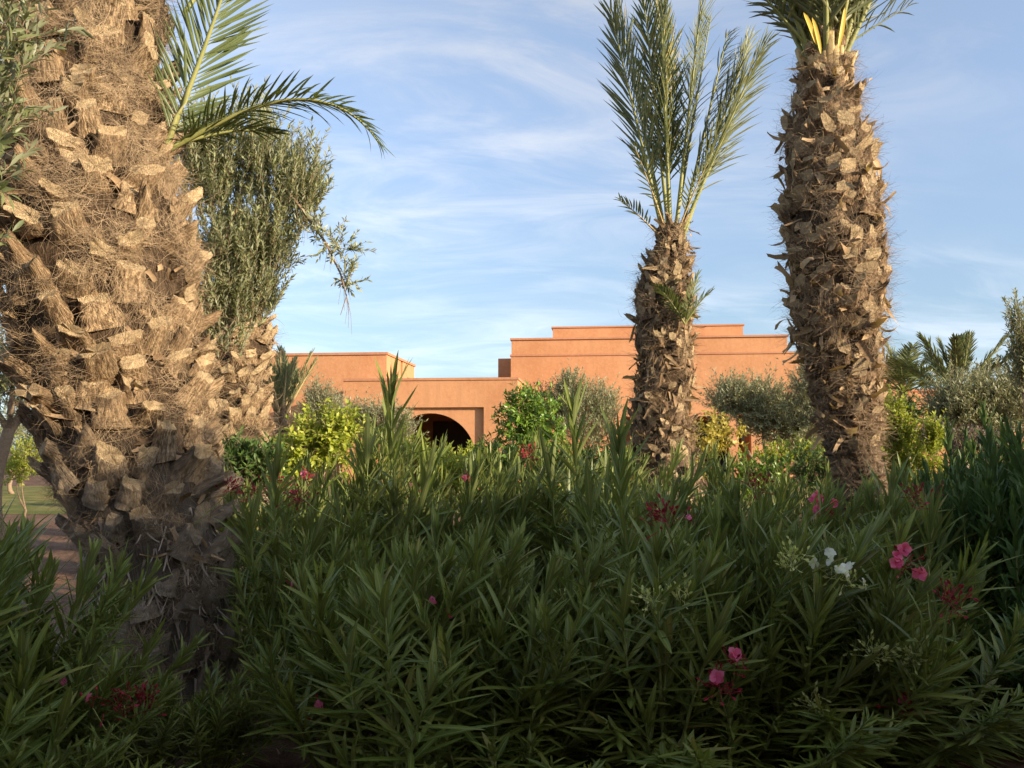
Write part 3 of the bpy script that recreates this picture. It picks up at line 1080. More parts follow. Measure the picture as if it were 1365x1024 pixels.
# ------------------------------------------------------------------ leafy crowns
def twigs(mbl, mbt, blobs, n, tl, ll, lw, spacing, up=.6, out=.5, rnd=.35, nseg=2, cols=3, bias=.45, fold=.3, curl=.1, spread=.75, trad=.0025, tmat=1):
    wts = np.array([b_[2] for b_ in blobs], float)
    wts /= wts.sum()
    bi = rng.choice(len(blobs), n, p=wts)
    cc_ = np.array([b_[0] for b_ in blobs])[bi]
    rr_ = np.array([b_[1] for b_ in blobs])[bi]
    o = nrm(rng.normal(0, 1, (n, 3)))
    P = cc_ + o * rr_ * (rng.random((n, 1)) ** bias)
    d = nrm(UPV * up + o * out + rng.normal(0, rnd, (n, 3)))
    tln = tl * rng.uniform(.5, 1.25, n)
    bend = rng.normal(0, .25, (n, 3))
    k = 4
    tt = np.linspace(0, 1, k)
    pts = P[:, None, :] + d[:, None, :] * (tln[:, None] * tt)[..., None] + bend[:, None, :] * (tln[:, None] * tt ** 2)[..., None] * .5
    tubes(mbt, pts, np.linspace(1, .4, k)[None, :] * trad, 3, tmat)
    m_ = max(2, int(tl / spacing))
    tj = (np.arange(m_) + .5) / m_
    tj = np.clip(tj[None, :] + rng.normal(0, .25 / m_, (n, m_)), 0.02, 1)
    L0 = P[:, None, :] + d[:, None, :] * (tln[:, None] * tj)[..., None] + bend[:, None, :] * (tln[:, None] * tj ** 2)[..., None] * .5
    ax = nrm(d[:, None, :] + bend[:, None, :] * tj[..., None])
    r1 = nrm(np.cross(d, rng.normal(0, 1, (n, 3))))
    r2 = np.cross(d, r1)
    az = np.arange(m_)[None, :] * (math.pi / 2) + rng.normal(0, .5, (n, m_))
    for sgn in (1, -1):
        perp = sgn * (r1[:, None, :] * np.cos(az)[..., None] + r2[:, None, :] * np.sin(az)[..., None])
        D = ax + perp * spread + rng.normal(0, .22, (n, m_, 3))
        U = ax - perp * .4 + UPV * .4 + rng.normal(0, .3, (n, m_, 3))
        N_ = n * m_
        sz = rng.uniform(.65, 1.2, N_)
        leaves(mbl, L0.reshape(-1, 3), D.reshape(-1, 3), U.reshape(-1, 3), ll * sz, lw * sz, curl=rng.normal(curl, .12, N_), fold=fold, nseg=nseg, cols=cols)


def limb(mb, a, c, r0, r1, k=8, bow=.12, sides=7):
    a, c = np.asarray(a, float), np.asarray(c, float)
    t = np.linspace(0, 1, k)[:, None]
    off = rng.normal(0, bow, 3) * np.linalg.norm(c - a)
    p = a + (c - a) * t + off * np.sin(np.pi * t)
    tubes(mb, p[None], (r0 + (r1 - r0) * t[:, 0])[None], sides)


def pblob(px, py, Y, rx, ry, wt=1.0, rd=None):
    s = Y / F
    return (at(px, py, Y), np.array([rx * s, (rd if rd else rx) * s, ry * s]), wt)


def tree(name, label, cat, px, Y, blobs, leafm, n, tl, ll, lw, sp, trunk_r=.05, group=None, fork=.45, lean=0.0, **kw):
    b0 = at(px, 600, Y)
    root = thing(name, label, cat, (b0[0], Y, 0), group)
    ml, mk = MB(), MB()
    twigs(ml, ml, blobs, n, tl, ll, lw, sp, **kw)
    zc = min(b_[0][2] - b_[1][2] for b_ in blobs)
    fk = np.array([b0[0] + lean, Y, max(.12, zc * fork + .05)])
    if trunk_r:
        limb(mk, (b0[0], Y, -.05), fk, trunk_r, trunk_r * .75, bow=.06, sides=9)
        for b_ in blobs:
            if b_[2] < .75:
                continue
            limb(mk, fk - [0, 0, .02], b_[0], trunk_r * .6, trunk_r * .12, bow=.1)
        mk.build('trunk', M_wood, root)
    ml.build('crown', [leafm, M_wood], root)
    return root


# olive behind the left palm
Y = 5.9
bl = [pblob(285, 260, Y, 50, 70, 1.2), pblob(335, 228, Y, 50, 55, 1.4), pblob(385, 275, Y, 40, 50, 1.2), pblob(408, 268, Y, 20, 36, .5), pblob(300, 360, Y, 48, 48, 1.2), pblob(355, 345, Y, 36, 38, 1),
      pblob(318, 420, Y, 45, 30, .74), pblob(345, 400, Y, 30, 30, .6), pblob(280, 440, Y, 30, 28, .5), pblob(300, 465, Y, 26, 20, .25), pblob(262, 230, Y, 40, 60, .9)]
OL = tree('olive_tree', 'dense olive tree with upright grey green shoots between the two left palms', 'olive tree', 225, Y, bl, M_olive, 1250, .32, .050, .0125, .021, trunk_r=.05, fork=.95,
          up=1.6, out=.45, rnd=.25, bias=.5, nseg=2, cols=3)
mt = MB()
ml = MB()
bp = np.stack([at(x, y, 5.8) for x, y in ((370, 240), (405, 282), (435, 325), (454, 365), (462, 395), (454, 420))])
tubes(mt, bp[None], np.linspace(.013, .002, 6)[None], 5)
for i in range(20):
    a = bp[rng.integers(1, 5)]
    c = a + np.array([rng.normal(.02, .04), rng.normal(0, .05), -rng.uniform(.1, .26)])
    tubes(mt, np.stack([a, (a + c) / 2 + [.01, 0, .01], c])[None], np.array([[.0022, .0016, .001]]), 3)
mt.build('hanging_branch', M_wood, OL)
bl2 = [(at(432, 312, 5.8), np.array([.10, .1, .10]), 1.6), (at(455, 335, 5.8), np.array([.07, .1, .08]), 1), (at(464, 372, 5.8), np.array([.04, .06, .04]), .6)]
twigs(ml, ml, bl2, 46, .15, .05, .014, .020, up=.4, out=.5, rnd=.5)
ml.build('branch_leaves', [M_olive, M_wood], OL)

# near olive, entering at the left edge
Y = 2.75
bl = [pblob(-60, 120, Y, 60, 110, 1), pblob(-8, 60, Y, 40, 90, .9), pblob(-22, 230, Y, 34, 80, .7), pblob(-90, 330, Y, 60, 90, .6), pblob(0, -60, Y, 60, 60, .7)]
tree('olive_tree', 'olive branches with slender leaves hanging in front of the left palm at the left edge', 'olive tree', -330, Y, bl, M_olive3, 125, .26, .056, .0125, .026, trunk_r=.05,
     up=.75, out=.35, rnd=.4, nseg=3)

# background olives
tree('olive_tree', 'round grey olive tree left of the middle palm, before the stepped main block', 'olive tree', 780, 17, [pblob(768, 545, 17, 26, 34), pblob(800, 555, 17, 24, 32), pblob(745, 548, 17.4, 22, 32, .7),
     pblob(757, 525, 17, 12, 16, .35), pblob(720, 560, 17.5, 26, 30, .7), pblob(780, 585, 17, 40, 22, .8)], M_olive2, 1500, .38, .075, .02, .05, trunk_r=.07, up=1.0, out=.45, rnd=.35, bias=.6)
tree('olive_tree', 'leaning grey olive tree with a bare slanted trunk between the middle and right palms', 'olive tree', 1030, 16, [pblob(985, 543, 16, 22, 18), pblob(1015, 548, 16, 28, 26), pblob(1030, 568, 16, 24, 20, .8),
     pblob(968, 540, 16, 18, 14, .5), pblob(1040, 570, 16, 24, 26, .7)], M_olive2, 1400, .46, .07, .019, .05, trunk_r=.08, up=.8, out=.6, rnd=.45, bias=.6)
tree('olive_tree', 'narrow olive tree partly hidden by the left edge of the right palm', 'olive tree', 1068, 16, [pblob(1064, 575, 16, 20, 30), pblob(1084, 560, 16, 22, 40), pblob(1078, 520, 16, 10, 18, .4)],
     M_olive2, 950, .5, .07, .019, .05, trunk_r=.06, up=1.0, out=.4, bias=.6)
tree('olive_bush', 'pale grey olive bush below the stiff fronds at far right', 'bush', 1290, 11, [pblob(1270, 560, 11, 26, 28), pblob(1305, 558, 11, 30, 28), pblob(1340, 552, 11, 30, 34),
     pblob(1375, 550, 11, 30, 36)], M_olive2, 1900, .42, .06, .017, .04, trunk_r=.05, up=1.0, out=.4, bias=.6)
tree('olive_tree', 'tall thin olive shoots reaching into the sky at the right edge', 'olive tree', 1385, 8, [pblob(1362, 500, 8, 10, 34, 1), pblob(1382, 490, 8, 22, 60, 1.5), pblob(1356, 450, 8, 4, 34, .35)],
     M_olive2, 300, .3, .05, .014, .03, trunk_r=.04, up=1.2, out=.2, rnd=.2)
tree('olive_bush', 'small grey bush against the shaded wall of the left block', 'bush', 428, 14, [pblob(425, 548, 14, 18, 26), pblob(442, 560, 14, 18, 24), pblob(418, 575, 14, 18, 20)],
     M_olive2, 800, .3, .06, .016, .045, trunk_r=.04, up=.9, out=.4)
tree('olive_bush', 'grey green bush in front of the left corner of the arched wing', 'bush', 490, 13, [pblob(475, 570, 13, 18, 22), pblob(505, 572, 13, 22, 24), pblob(530, 578, 13, 18, 22)],
     M_olive2, 900, .28, .055, .016, .042, trunk_r=.04, up=.9, out=.4)
tree('citrus_tree', 'small round bright green citrus tree beside the arched opening', 'tree', 705, 10, [pblob(690, 560, 10, 26, 28), pblob(715, 555, 10, 28, 30), pblob(728, 585, 10, 22, 24), pblob(690, 590, 10, 26, 20),
     pblob(702, 535, 10, 20, 14, .5)], M_citrus, 420, .13, .07, .03, .032, trunk_r=.05, up=.4, out=.7, curl=.25, spread=1.0)
tree('variegated_shrub', 'yellow green leafy shrub right of the stubby sunlit palm', 'shrub', 428, 6.3, [pblob(432, 580, 6.3, 28, 24), pblob(405, 600, 6.3, 30, 20), pblob(450, 610, 6.3, 28, 22), pblob(385, 625, 6.3, 30, 18), pblob(455, 575, 6.3, 14, 18, .5)],
     M_yel, 360, .15, .05, .024, .026, trunk_r=.02, up=.5, out=.6, spread=1.0, curl=.2)
tree('variegated_shrub', 'low yellow green shrub in front of the arched opening', 'shrub', 545, 8.0, [pblob(505, 598, 8, 30, 18), pblob(545, 614, 8, 26, 14), pblob(600, 626, 8, 30, 12), pblob(640, 626, 8, 24, 12)],
     M_yel, 260, .18, .05, .022, .03, trunk_r=.02, up=.7, out=.5, spread=.9)
tree('golden_shrub', 'golden yellow leafed shrub right of the middle palm foot', 'shrub', 950, 9, [pblob(938, 585, 9, 20, 20), pblob(962, 580, 9, 18, 16), pblob(945, 612, 9, 26, 18), pblob(978, 588, 9, 10, 12, .4)],
     M_gold, 85, .18, .055, .03, .035, trunk_r=.02, up=.5, out=.6, spread=1.0)
tree('variegated_shrub', 'low yellowish shrub at the left of the ringed palm foot', 'shrub', 1070, 9, [pblob(1055, 608, 9, 22, 12), pblob(1082, 612, 9, 20, 12), pblob(1030, 616, 9, 18, 10)],
     M_yel, 160, .15, .05, .024, .03, trunk_r=.015, up=.6, out=.5)
tree('variegated_shrub', 'upright bright yellow green shrub just right of the ringed palm foot', 'shrub', 1195, 7.4, [pblob(1192, 575, 7.4, 14, 34, 1), pblob(1205, 610, 7.4, 18, 34, 1), pblob(1182, 620, 7.4, 10, 30, .6), pblob(1215, 650, 7.4, 20, 30, .8)],
     M_yel, 260, .2, .042, .022, .022, trunk_r=.02, up=1.3, out=.25, rnd=.2, spread=.8)
tree('variegated_shrub', 'slim leaning yellow green shoot between the ringed palm and the dark hedge', 'shrub', 1238, 7.2, [pblob(1246, 590, 7.2, 7, 22, 1), pblob(1236, 625, 7.2, 14, 26, 1), pblob(1250, 650, 7.2, 20, 24, .8)],
     M_yel, 110, .18, .040, .022, .022, trunk_r=.015, up=1.2, out=.2, rnd=.25, spread=.8)
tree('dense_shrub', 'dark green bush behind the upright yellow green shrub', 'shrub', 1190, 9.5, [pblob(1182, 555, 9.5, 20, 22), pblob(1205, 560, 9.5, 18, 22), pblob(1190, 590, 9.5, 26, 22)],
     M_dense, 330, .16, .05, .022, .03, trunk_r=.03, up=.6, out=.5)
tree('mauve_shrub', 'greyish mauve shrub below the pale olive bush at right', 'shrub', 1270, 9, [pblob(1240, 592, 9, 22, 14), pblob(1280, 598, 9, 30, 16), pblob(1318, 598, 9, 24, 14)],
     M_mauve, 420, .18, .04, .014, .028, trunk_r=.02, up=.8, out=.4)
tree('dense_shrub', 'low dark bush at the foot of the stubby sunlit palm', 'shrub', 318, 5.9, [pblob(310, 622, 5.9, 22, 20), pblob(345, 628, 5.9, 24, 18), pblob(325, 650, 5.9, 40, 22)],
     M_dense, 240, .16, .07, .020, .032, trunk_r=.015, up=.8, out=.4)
for px, top, Y_, m_, lab in ((615, 618, 7.4, M_yel, 'low yellowish shrub below the right edge of the arched wing'), (672, 602, 7.0, M_citrus, 'low bright green shrub under the citrus tree'),
                             (735, 598, 7.6, M_citrus, 'low green shrub under the round grey olive'), (800, 604, 7.2, M_dense, 'low dark shrub left of the middle palm foot'),
                             (845, 600, 9.0, M_yel, 'low yellowish shrub just behind the middle palm foot'), (1015, 616, 7.8, M_citrus, 'low green shrub under the leaning grey olive'),
                             (1100, 608, 8.2, M_dense, 'low dark shrub behind the ringed palm foot')):
    tree('low_shrub', lab, 'shrub', px, Y_, [pblob(px - 18, top + 22, Y_, 26, 20), pblob(px + 20, top + 26, Y_, 26, 18), pblob(px, top + 55, Y_, 40, 26)], m_, 230, .16, .055, .020, .03,
         trunk_r=.015, up=.8, out=.45)
# seen left of the big trunk
tree('olive_tree', 'sunlit bare trunk and grey foliage at the left edge behind the massive palm', 'olive tree', 12, 9, [pblob(-20, 520, 9, 50, 40), pblob(20, 500, 9, 40, 40), pblob(40, 460, 9, 40, 50)],
     M_olive, 620, .25, .055, .014, .03, trunk_r=.08, fork=.9)
tree('variegated_shrub', 'small bright green shrub on the lawn left of the massive palm', 'shrub', 38, 11, [pblob(38, 612, 11, 16, 20), pblob(25, 630, 11, 20, 14)],
     M_yel, 160, .18, .05, .022, .03, trunk_r=.02)
tree('dense_shrub', 'dark background bush beyond the lawn at the far left', 'shrub', 20, 22, [pblob(-60, 575, 22, 50, 30), pblob(0, 580, 22, 45, 26), pblob(60, 582, 22, 40, 24), pblob(110, 580, 22, 40, 26)],
     M_olive, 900, .35, .09, .03, .06, trunk_r=.06)


# ------------------------------------------------------------------ oleander hedge
def oleander_mesh(seed, ns, h, r, ll, lw, leafy=.70, gap=.029, droop=.0, mat=M_ole, opn=46, lean=(.13, -.03)):
    g = np.random.default_rng(seed)
    ml, mt = MB(), MB()
    a = g.uniform(0, 2 * math.pi, ns)
    rad = r * np.sqrt(g.random(ns))
    hh = h * g.uniform(.5, 1.05, ns) * (1 - .22 * (rad / r) ** 2)
    hh[: max(2, ns // 12)] *= 1.12
    b0 = np.stack([rad * .25 * np.cos(a), rad * .25 * np.sin(a), 0 * a], -1)
    tip = np.stack([rad * np.cos(a), rad * np.sin(a), hh], -1) + g.normal(0, .09, (ns, 3)) * [1, 1, 0]
    tip[:, :2] += np.array(lean) + g.normal(0, .12, (ns, 2)) * (hh / h > .85)[:, None]
    k = 8
    t = np.linspace(0, 1, k)
    ctrl = b0 * .5 + tip * .5 + np.stack([rad * .12 * np.cos(a), rad * .12 * np.sin(a), hh * .03], -1) + g.normal(0, .03, (ns, 3))
    pts = ((1 - t) ** 2)[None, :, None] * b0[:, None] + (2 * t * (1 - t))[None, :, None] * ctrl[:, None] + (t ** 2)[None, :, None] * tip[:, None]
    tubes(mt, pts, (.0075 * (1 - .6 * t))[None, :], 6)
    for s in range(ns):
        ln = np.linalg.norm(np.diff(pts[s], axis=0), axis=1).sum()
        nw = int(ln * leafy / gap)
        tt = 1 - np.linspace(0, leafy, nw) ** 1.0
        tt = np.clip(tt + g.normal(0, .006, nw), 0, 1)
        P = np.stack([np.interp(tt, t, pts[s, :, c]) for c in range(3)], -1)
        T = nrm(np.stack([np.interp(tt, t, np.gradient(pts[s, :, c])) for c in range(3)], -1))
        e1 = nrm(np.cross(T, [1, .3, 0.]))
        e2 = np.cross(T, e1)
        az0 = np.arange(nw) * (math.pi / 3) + g.uniform(0, 6)
        dep = np.arange(nw) / max(nw - 1, 1)
        for q_ in range(3):
            az = az0 + q_ * 2 * math.pi / 3 + g.normal(0, .3, nw)
            per = e1 * np.cos(az)[:, None] + e2 * np.sin(az)[:, None]
            open_ = np.radians(np.clip(11 + opn * np.minimum(dep * 1.5, 1) + g.normal(0, 11, nw), 4, 100))
            D = T * np.cos(open_)[:, None] + per * np.sin(open_)[:, None]
            D = D - UPV * (droop * g.random(nw))[:, None]
            U = T * np.sin(open_)[:, None] - per * np.cos(open_)[:, None] + g.normal(0, .18, (nw, 3))
            sz = g.uniform(.65, 1.2, nw) * np.where(dep < .08, .55, 1) * (1 - .1 * dep)
            keep = g.random(nw) < np.where(dep > .7, .7, .97)
            leaves(ml, P[keep], D[keep], U[keep], (ll * sz)[keep], (lw * sz)[keep], curl=g.normal(.10, .10, nw)[keep], fold=.28, nseg=5, cols=3, pw=.62, peak=.85)
    return ml.mesh('foliage', [mat]), mt.mesh('stems', [M_stem])


VAR = [oleander_mesh(s, n_, 1.0, .38, l_, w_, opn=q_) for s, n_, l_, w_, q_ in ((1, 34, .165, .0185, 46), (2, 40, .15, .0165, 60), (3, 32, .175, .0195, 40), (4, 38, .155, .017, 66), (5, 34, .165, .018, 52))]
TALL = [oleander_mesh(s, 5, 1.0, .13, .215, .023, leafy=.55, gap=.033, opn=52, lean=(.07, -.03)) for s in (31, 32, 33)]
VAR.append(oleander_mesh(8, 40, 1.0, .42, .15, .019, leafy=.85, droop=.9))            # drooping skirt
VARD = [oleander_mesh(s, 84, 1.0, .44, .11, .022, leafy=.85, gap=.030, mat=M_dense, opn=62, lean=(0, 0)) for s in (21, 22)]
SHRUBS = []


def shrub(name, label, px, Y, h, var, sx=1.0, cat='shrub', group='oleander shrubs of the hedge', meshes=None, rz=None, z=0):
    X = (px - 682.5) / F * Y
    root = thing(name, label, cat, (X, Y, z), group)
    me = (meshes or VAR)[var]
    rot = rng.uniform(-.7, .7) if rz is None else rz
    fo = bpy.data.objects.new('foliage', me[0])
    st = bpy.data.objects.new('stems', me[1])
    for o in (fo, st):
        C.objects.link(o)
        o.parent = root
        o.rotation_euler = (0, 0, rot)
        # leaves keep their size: scale uniformly by the height when it is close to 1
        o.scale = (sx, sx, h)
    SHRUBS.append((root, np.array([X, Y, h])))
    return root


HEDGE = [
    # px, depth, height, variant, width scale, label
    (-40, 2.75, .92, 0, 1.0, 'oleander shrub cut off by the left edge, low in front of the near olive branches'),
    (25, 2.9, .80, 1, .8, 'oleander with spreading shoots left of the massive palm foot'),
    (95, 2.75, .50, 2, .6, 'low oleander with small red buds in front of the massive palm foot'),
    (205, 3.0, .36, 3, .5, 'short oleander sprouting directly before the base of the massive palm'),
    (290, 3.0, .34, 4, .45, 'small single oleander clump at the right foot of the massive palm'),
    (20, 2.2, .40, 3, .75, 'shaded oleander filling the bottom left corner'),
    (405, 3.5, .82, 1, .65, 'shaded oleander immediately right of the massive palm base'),
    (465, 3.0, .74, 2, .85, 'front row oleander low in the shade, below the red bud clusters'),
    (560, 2.9, .82, 0, .95, 'front row oleander with pale upright shoots, below the arched opening'),
    (660, 2.85, .86, 3, 1.0, 'front row oleander with a long bright leaf pointing right, below the citrus tree'),
    (760, 2.9, .74, 4, .95, 'front row oleander with arching lower leaves, at bottom centre'),
    (860, 3.0, .86, 1, 1.0, 'front row oleander straight below the middle palm'),
    (960, 3.0, .86, 2, 1.0, 'front row oleander with dark red flowers low in the shade'),
    (1065, 3.05, .86, 0, 1.0, 'front row oleander with white flowers and cream buds'),
    (1165, 3.1, .80, 3, 1.0, 'front row oleander with a lone pink flower, nearest the bare earth'),
    (1120, 2.95, .42, 5, 1.0, 'drooping grey green oleander skirt at bottom right'),
    (650, 2.45, .36, 5, .8, 'short oleander shoots at the bottom edge, centre'),
    (930, 2.65, .40, 5, .9, 'sprawling oleander at the bottom edge with long pale leaves'),
    (365, 4.4, .98, 4, .7, 'oleander topped with red bud clusters beside the massive palm'),
    (425, 4.2, .86, 0, .9, 'oleander with one bright pink flower above red buds'),
    (500, 4.0, 1.0, 1, .9, 'middle row oleander left of the tall sunlit shoots'),
    (600, 4.1, 1.02, 2, .95, 'middle row oleander below the right side of the arched opening'),
    (700, 4.2, 1.02, 3, .95, 'middle row oleander in front of the bright green citrus tree'),
    (800, 4.1, 1.02, 4, .95, 'middle row oleander left of the middle palm foot'),
    (890, 4.2, .92, 0, .95, 'middle row oleander with a red bud spray in front of the middle palm foot'),
    (985, 4.1, .98, 1, .95, 'middle row oleander below the leaning grey olive'),
    (1080, 3.9, .90, 2, .95, 'oleander bearing the brightest pink flower cluster, left of the ringed palm foot'),
    (1165, 4.4, .76, 3, .85, 'short oleander directly in front of the ringed palm foot'),
    (1215, 4.1, 1.02, 4, .7, 'oleander with a tall upright shoot right of the ringed palm foot'),
    (505, 4.7, 1.24, 3, .75, 'tallest oleander with sunlit shoots rising across the arched wing'),
    (322, 4.8, .98, 1, .8, 'oleander hiding the foot of the stubby sunlit palm'),
    (420, 4.9, 1.06, 3, .8, 'sunlit oleander rising before the yellow green shrub'),
    (470, 5.0, 1.16, 2, .8, 'sunlit back row oleander behind the pink and red buds'),
    (650, 5.0, 1.14, 0, .8, 'sunlit back row oleander right of the arched opening'),
    (735, 5.0, 1.16, 1, .9, 'sunlit back row oleander below the round grey olive'),
    (815, 5.2, 1.06, 4, .8, 'back row oleander against the left side of the middle palm trunk'),
    (960, 5.3, 1.13, 3, .8, 'sunlit back row oleander in front of the golden shrub'),
    (1040, 5.2, .98, 0, .8, 'sunlit back row oleander below the low yellowish shrub'),
]
for px, Y, h, v_, sx, lab in HEDGE:
    shrub('oleander', lab, px, Y, h, v_, sx)
for i, (px, Y, h, lab) in enumerate([(528, 4.0, 1.20, 'tall oleander shoots with long sunlit leaves crossing the arched wing'),
                                     (472, 3.9, 1.10, 'oleander shoots leaning over the yellow green shrub near the stubby palm'),
                                     (640, 3.9, 1.04, 'long leafed oleander shoots below the right end of the arch'),
                                     (778, 3.9, 1.12, 'oleander shoots in front of the round grey olive, left of the middle palm'),
                                     (1203, 3.7, 1.14, 'upright oleander shoot beside the ringed palm foot'),
                                     (675, 2.6, .88, 'close oleander shoot with broad pale leaves in the shaded hedge front, below the citrus tree'),
                                     (540, 2.35, .62, 'close oleander shoot low at the bottom, with pale stem'),
                                     (990, 3.9, 1.08, 'oleander shoots before the leaning grey olive'),
                                     (430, 3.4, .97, 'oleander shoots rising from the shaded hedge below the yellow green shrub'),
                                     (372, 3.6, .92, 'oleander shoots leaning beside the shaded right side of the massive palm foot'),
                                     (590, 3.2, .96, 'oleander shoots with long arching leaves below the arched opening'),
                                     (735, 3.1, .9, 'oleander shoots rising above the hedge below the round grey olive'),
                                     (835, 3.3, 1.0, 'oleander shoots rising above the shaded hedge just left of the middle palm foot'),
                                     (930, 3.1, .92, 'oleander shoots arching over the shaded hedge below the golden shrub'),
                                     (1152, 3.1, .84, 'oleander shoots between the white and the pink flowers at right'),
                                     (880, 2.6, .72, 'close oleander shoot in the shade straight below the middle palm'),
                                     (28, 2.4, .66, 'close oleander shoots in front of the left side of the massive palm foot')]):
    shrub('oleander', lab, px, Y, h, i % 3, .95, meshes=TALL)
HS = [(1300, 3.95, 1.06, 0, .85, 'dense green hedge shrub at right, next to the oleander with the upright shoot'),
      (1345, 3.75, 1.16, 1, .9, 'dense green hedge shrub with its top catching the sun, just inside the right edge'),
      (1430, 3.6, 1.24, 0, 1.0, 'tallest dense green hedge shrub, cut off by the right edge'),
      (1275, 4.7, 1.14, 1, .9, 'dense green shrub behind the first, joining the hedge to the oleanders'),
      (1350, 4.8, 1.22, 0, 1.0, 'dense green shrub in the second row behind the sunlit hedge top at right'),
      (1345, 3.3, .62, 0, .8, 'low shaded dense shrub over the bare earth at bottom right')]
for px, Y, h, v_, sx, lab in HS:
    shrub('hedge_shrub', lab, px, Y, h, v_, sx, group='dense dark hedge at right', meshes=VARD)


# ------------------------------------------------------------------ flowers
def flower_mesh(kind, seed):
    g = np.random.default_rng(seed)
    mb = MB()
    nf = {'pink': 4, 'one': 1, 'red': 0, 'white': 4, 'cream': 0, 'small': 1}[kind]
    pm = 0
    for i in range(nf):
        c = g.normal(0, .034, 3) * [1, .5, .8] if nf > 1 else np.zeros(3)
        ax = nrm(np.array([g.normal(.1, .5), -1.0, g.normal(.4, .4)]))
        e1 = nrm(np.cross(ax, UPV))
        e2 = np.cross(ax, e1)
        np_ = 9 if kind in ('pink', 'one') else 5
        az = np.arange(np_) * 2 * math.pi / 5 + g.normal(0, .2, np_)
        per = e1 * np.cos(az)[:, None] + e2 * np.sin(az)[:, None]
        inner = (np.arange(np_) >= 5)
        D = per + ax * np.where(inner, .9, .3)[:, None]
        sz = .021 if kind != 'small' else .015
        leaves(mb, np.tile(c, (np_, 1)), D, ax - per * .3 + g.normal(0, .2, (np_, 3)), sz * g.uniform(.85, 1.15, np_), sz * .95, curl=g.normal(.2, .2, np_), fold=.2, nseg=4, cols=3, pw=.5, peak=1.5)
    nb = {'pink': 14, 'one': 22, 'red': 34, 'white': 16, 'cream': 26, 'small': 5}[kind]
    st = np.array([0, .01, -.07])
    d = nrm(g.normal(0, 1, (nb, 3)) * [.8, .7, .8] + [0, -.3, .7])
    ln = g.uniform(.012, .042, nb)
    a = st + [0, 0, .04] + g.normal(0, .014, (nb, 3)) + d * .01
    e = a + d * ln[:, None]
    tubes(mb, np.stack([a, (a + e) / 2 + g.normal(0, .003, (nb, 3)), e], 1), .0012, 3, 1)
    bs = 1.25 if kind in ('cream', 'white') else 1.0
    leaves(mb, e, d, g.normal(0, 1, (nb, 3)), bs * g.uniform(.010, .018, nb), bs * g.uniform(.005, .008, nb), curl=0, fold=.6, nseg=3, mat=1)
    leaves(mb, e, d, g.normal(0, 1, (nb, 3)), bs * g.uniform(.010, .018, nb), bs * g.uniform(.005, .008, nb), curl=0, fold=-.6, nseg=3, mat=1)
    tubes(mb, np.array([[st + [0, .14, -.12], st + [0, .03, -.02], st + [0, 0, .04]]]), .0022, 5, 2)
    pet = {'white': M_white, 'cream': M_white}.get(kind, M_pink)
    bud = {'white': M_cream, 'cream': M_cream}.get(kind, M_red)
    return mb.mesh('flower_cluster', [pet, bud, M_stem])


FL = {}
for k_ in ('pink', 'one', 'red', 'white', 'cream', 'small'):
    FL[k_] = [flower_mesh(k_, 50 + i) for i in range(3)]
FLOWERS = [(1090, 668, 3.25, 'pink'), (1104, 678, 3.25, 'pink'), (1205, 742, 2.75, 'pink'), (405, 632, 3.75, 'one'), (85, 908, 2.35, 'small'), (118, 930, 2.35, 'small'),
           (425, 940, 2.55, 'small'), (577, 800, 2.5, 'small'), (620, 637, 3.6, 'small'), (978, 872, 2.5, 'one'), (955, 902, 2.5, 'one'), (1205, 930, 2.6, 'one'), (1255, 650, 3.7, 'small'),
           (165, 925, 2.3, 'red'), (195, 930, 2.4, 'red'), (375, 638, 3.85, 'red'), (340, 650, 3.85, 'red'), (312, 648, 3.85, 'red'), (702, 600, 3.9, 'red'), (395, 655, 3.8, 'red'),
           (882, 682, 3.6, 'red'), (1270, 790, 2.85, 'red'), (1228, 655, 3.6, 'red'), (390, 778, 3.1, 'small'), (1105, 757, 2.55, 'white'), (1132, 768, 2.55, 'white'),
           (1048, 745, 2.6, 'cream'), (1060, 735, 2.6, 'cream'), (1160, 862, 2.55, 'cream'), (1180, 868, 2.55, 'cream'), (1215, 864, 2.6, 'cream'), (1085, 930, 2.5, 'cream'), (905, 785, 2.6, 'cream'),
           (862, 790, 2.7, 'cream'), (755, 795, 2.6, 'cream'), (918, 690, 3.4, 'small'), (1010, 640, 3.7, 'red'), (560, 655, 3.6, 'red')]
bpy.context.view_layer.update()
DG = bpy.context.evaluated_depsgraph_get()
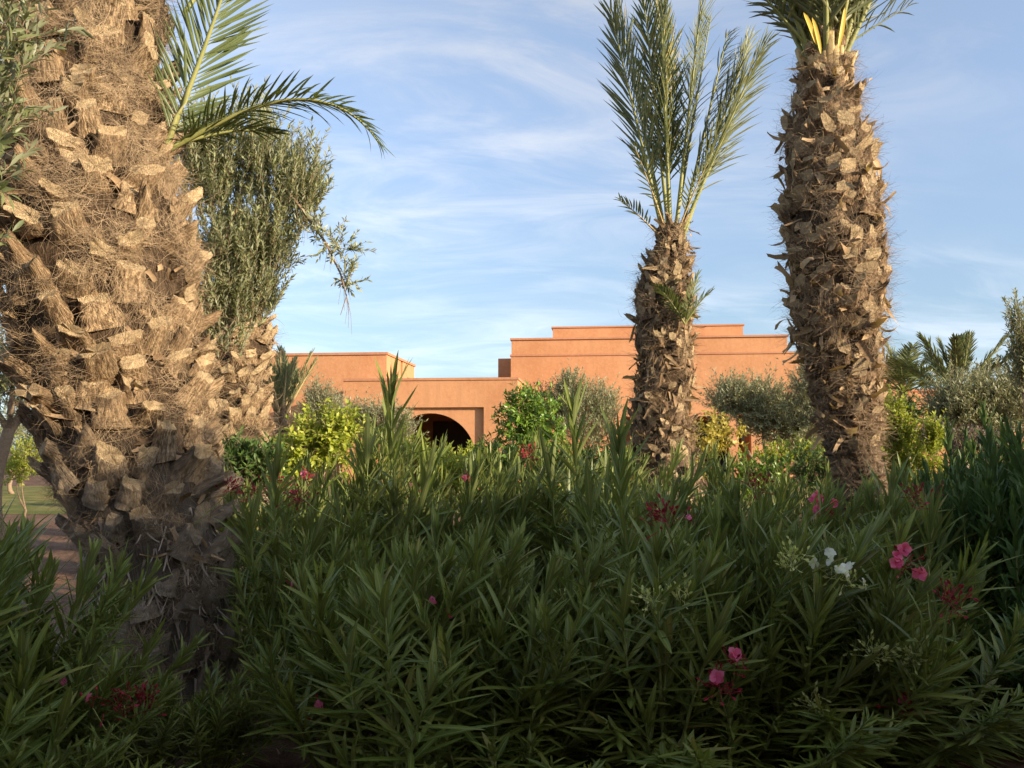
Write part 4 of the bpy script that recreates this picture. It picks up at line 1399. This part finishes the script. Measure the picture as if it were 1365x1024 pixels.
for i, (px, py, Y, kd) in enumerate(FLOWERS):
    p = at(px, py, Y)
    # the cluster sits on the outermost leaves of the shrub that stands there
    d_ = nrm(p - np.array([0, 0, CAMZ]))
    hit, loc, _, _, ho, _ = sc.ray_cast(DG, (0, 0, CAMZ), tuple(d_))
    root = None
    if hit and ho.parent is not None and ho.parent.get('category') == 'shrub' and abs(loc[1] - Y) < 1.3:
        root = bpy.data.objects[ho.parent.name]
        p = np.array(loc) - d_ * .11
    else:
        root = min(SHRUBS, key=lambda s_: np.hypot(s_[1][0] - p[0], (s_[1][1] - p[1]) * .8) + (1.0 if s_[1][2] < p[2] - .15 else 0))[0]
    o = bpy.data.objects.new('flower_cluster', FL[kd][i % 3])
    C.objects.link(o)
    o.parent = root
    o.location = tuple(p - wloc(root))
    o.rotation_euler = (rng.normal(0, .3), rng.normal(0, .4), rng.normal(0, .4))
    o.scale = ({'cream': .85, 'white': .9}.get(kd, 1.05),) * 3
    o['label'] = {'pink': 'bright pink flower cluster', 'one': 'single pink flower among red buds', 'red': 'spray of dark red buds', 'white': 'white flower cluster',
                  'cream': 'spray of cream buds', 'small': 'small pink flower'}[kd]

# leaves added out of view along the wall top, to soften its shadow edge
ml = MB()
wb = []
for i in range(95):
    q = WA + (WB - WA) * rng.random() + [0.1, -.25, 0]
    wb.append((np.array([q[0], q[1], ZW - .08 + rng.normal(0, .07)]), np.array([.5, .3, rng.uniform(.10, .26)]), 1))
twigs(ml, ml, wb, 4200, .3, .09, .035, .05, up=.5, out=.5)
o = ml.build('shadow_edge_leaves', [M_dense, M_wood])
o['kind'] = 'stuff'
o['label'] = 'unseen green leaves added on the wall behind the viewpoint to break up its shadow edge'
o['category'] = 'added foliage'

# ------------------------------------------------------------------ litter on the bare earth
mb = MB()
n = 1500
X = rng.uniform(-2.6, 3.2, n)
Yv = rng.uniform(1.8, 5.2, n)
P = np.stack([X, Yv, gz(X, Yv) + .008], -1)
leaves(mb, P, rng.normal(0, 1, (n, 3)) * [1, 1, .12], np.tile(UPV, (n, 1)) + rng.normal(0, .25, (n, 3)), rng.uniform(.04, .13, n), rng.uniform(.008, .02, n), curl=rng.normal(0, .2, n), fold=.3, nseg=4)
lit = mb.build('leaf_litter', M_shred)
lit['kind'] = 'stuff'
lit['label'] = 'dry brown fallen leaves scattered on the bare earth'
lit['category'] = 'leaf litter'
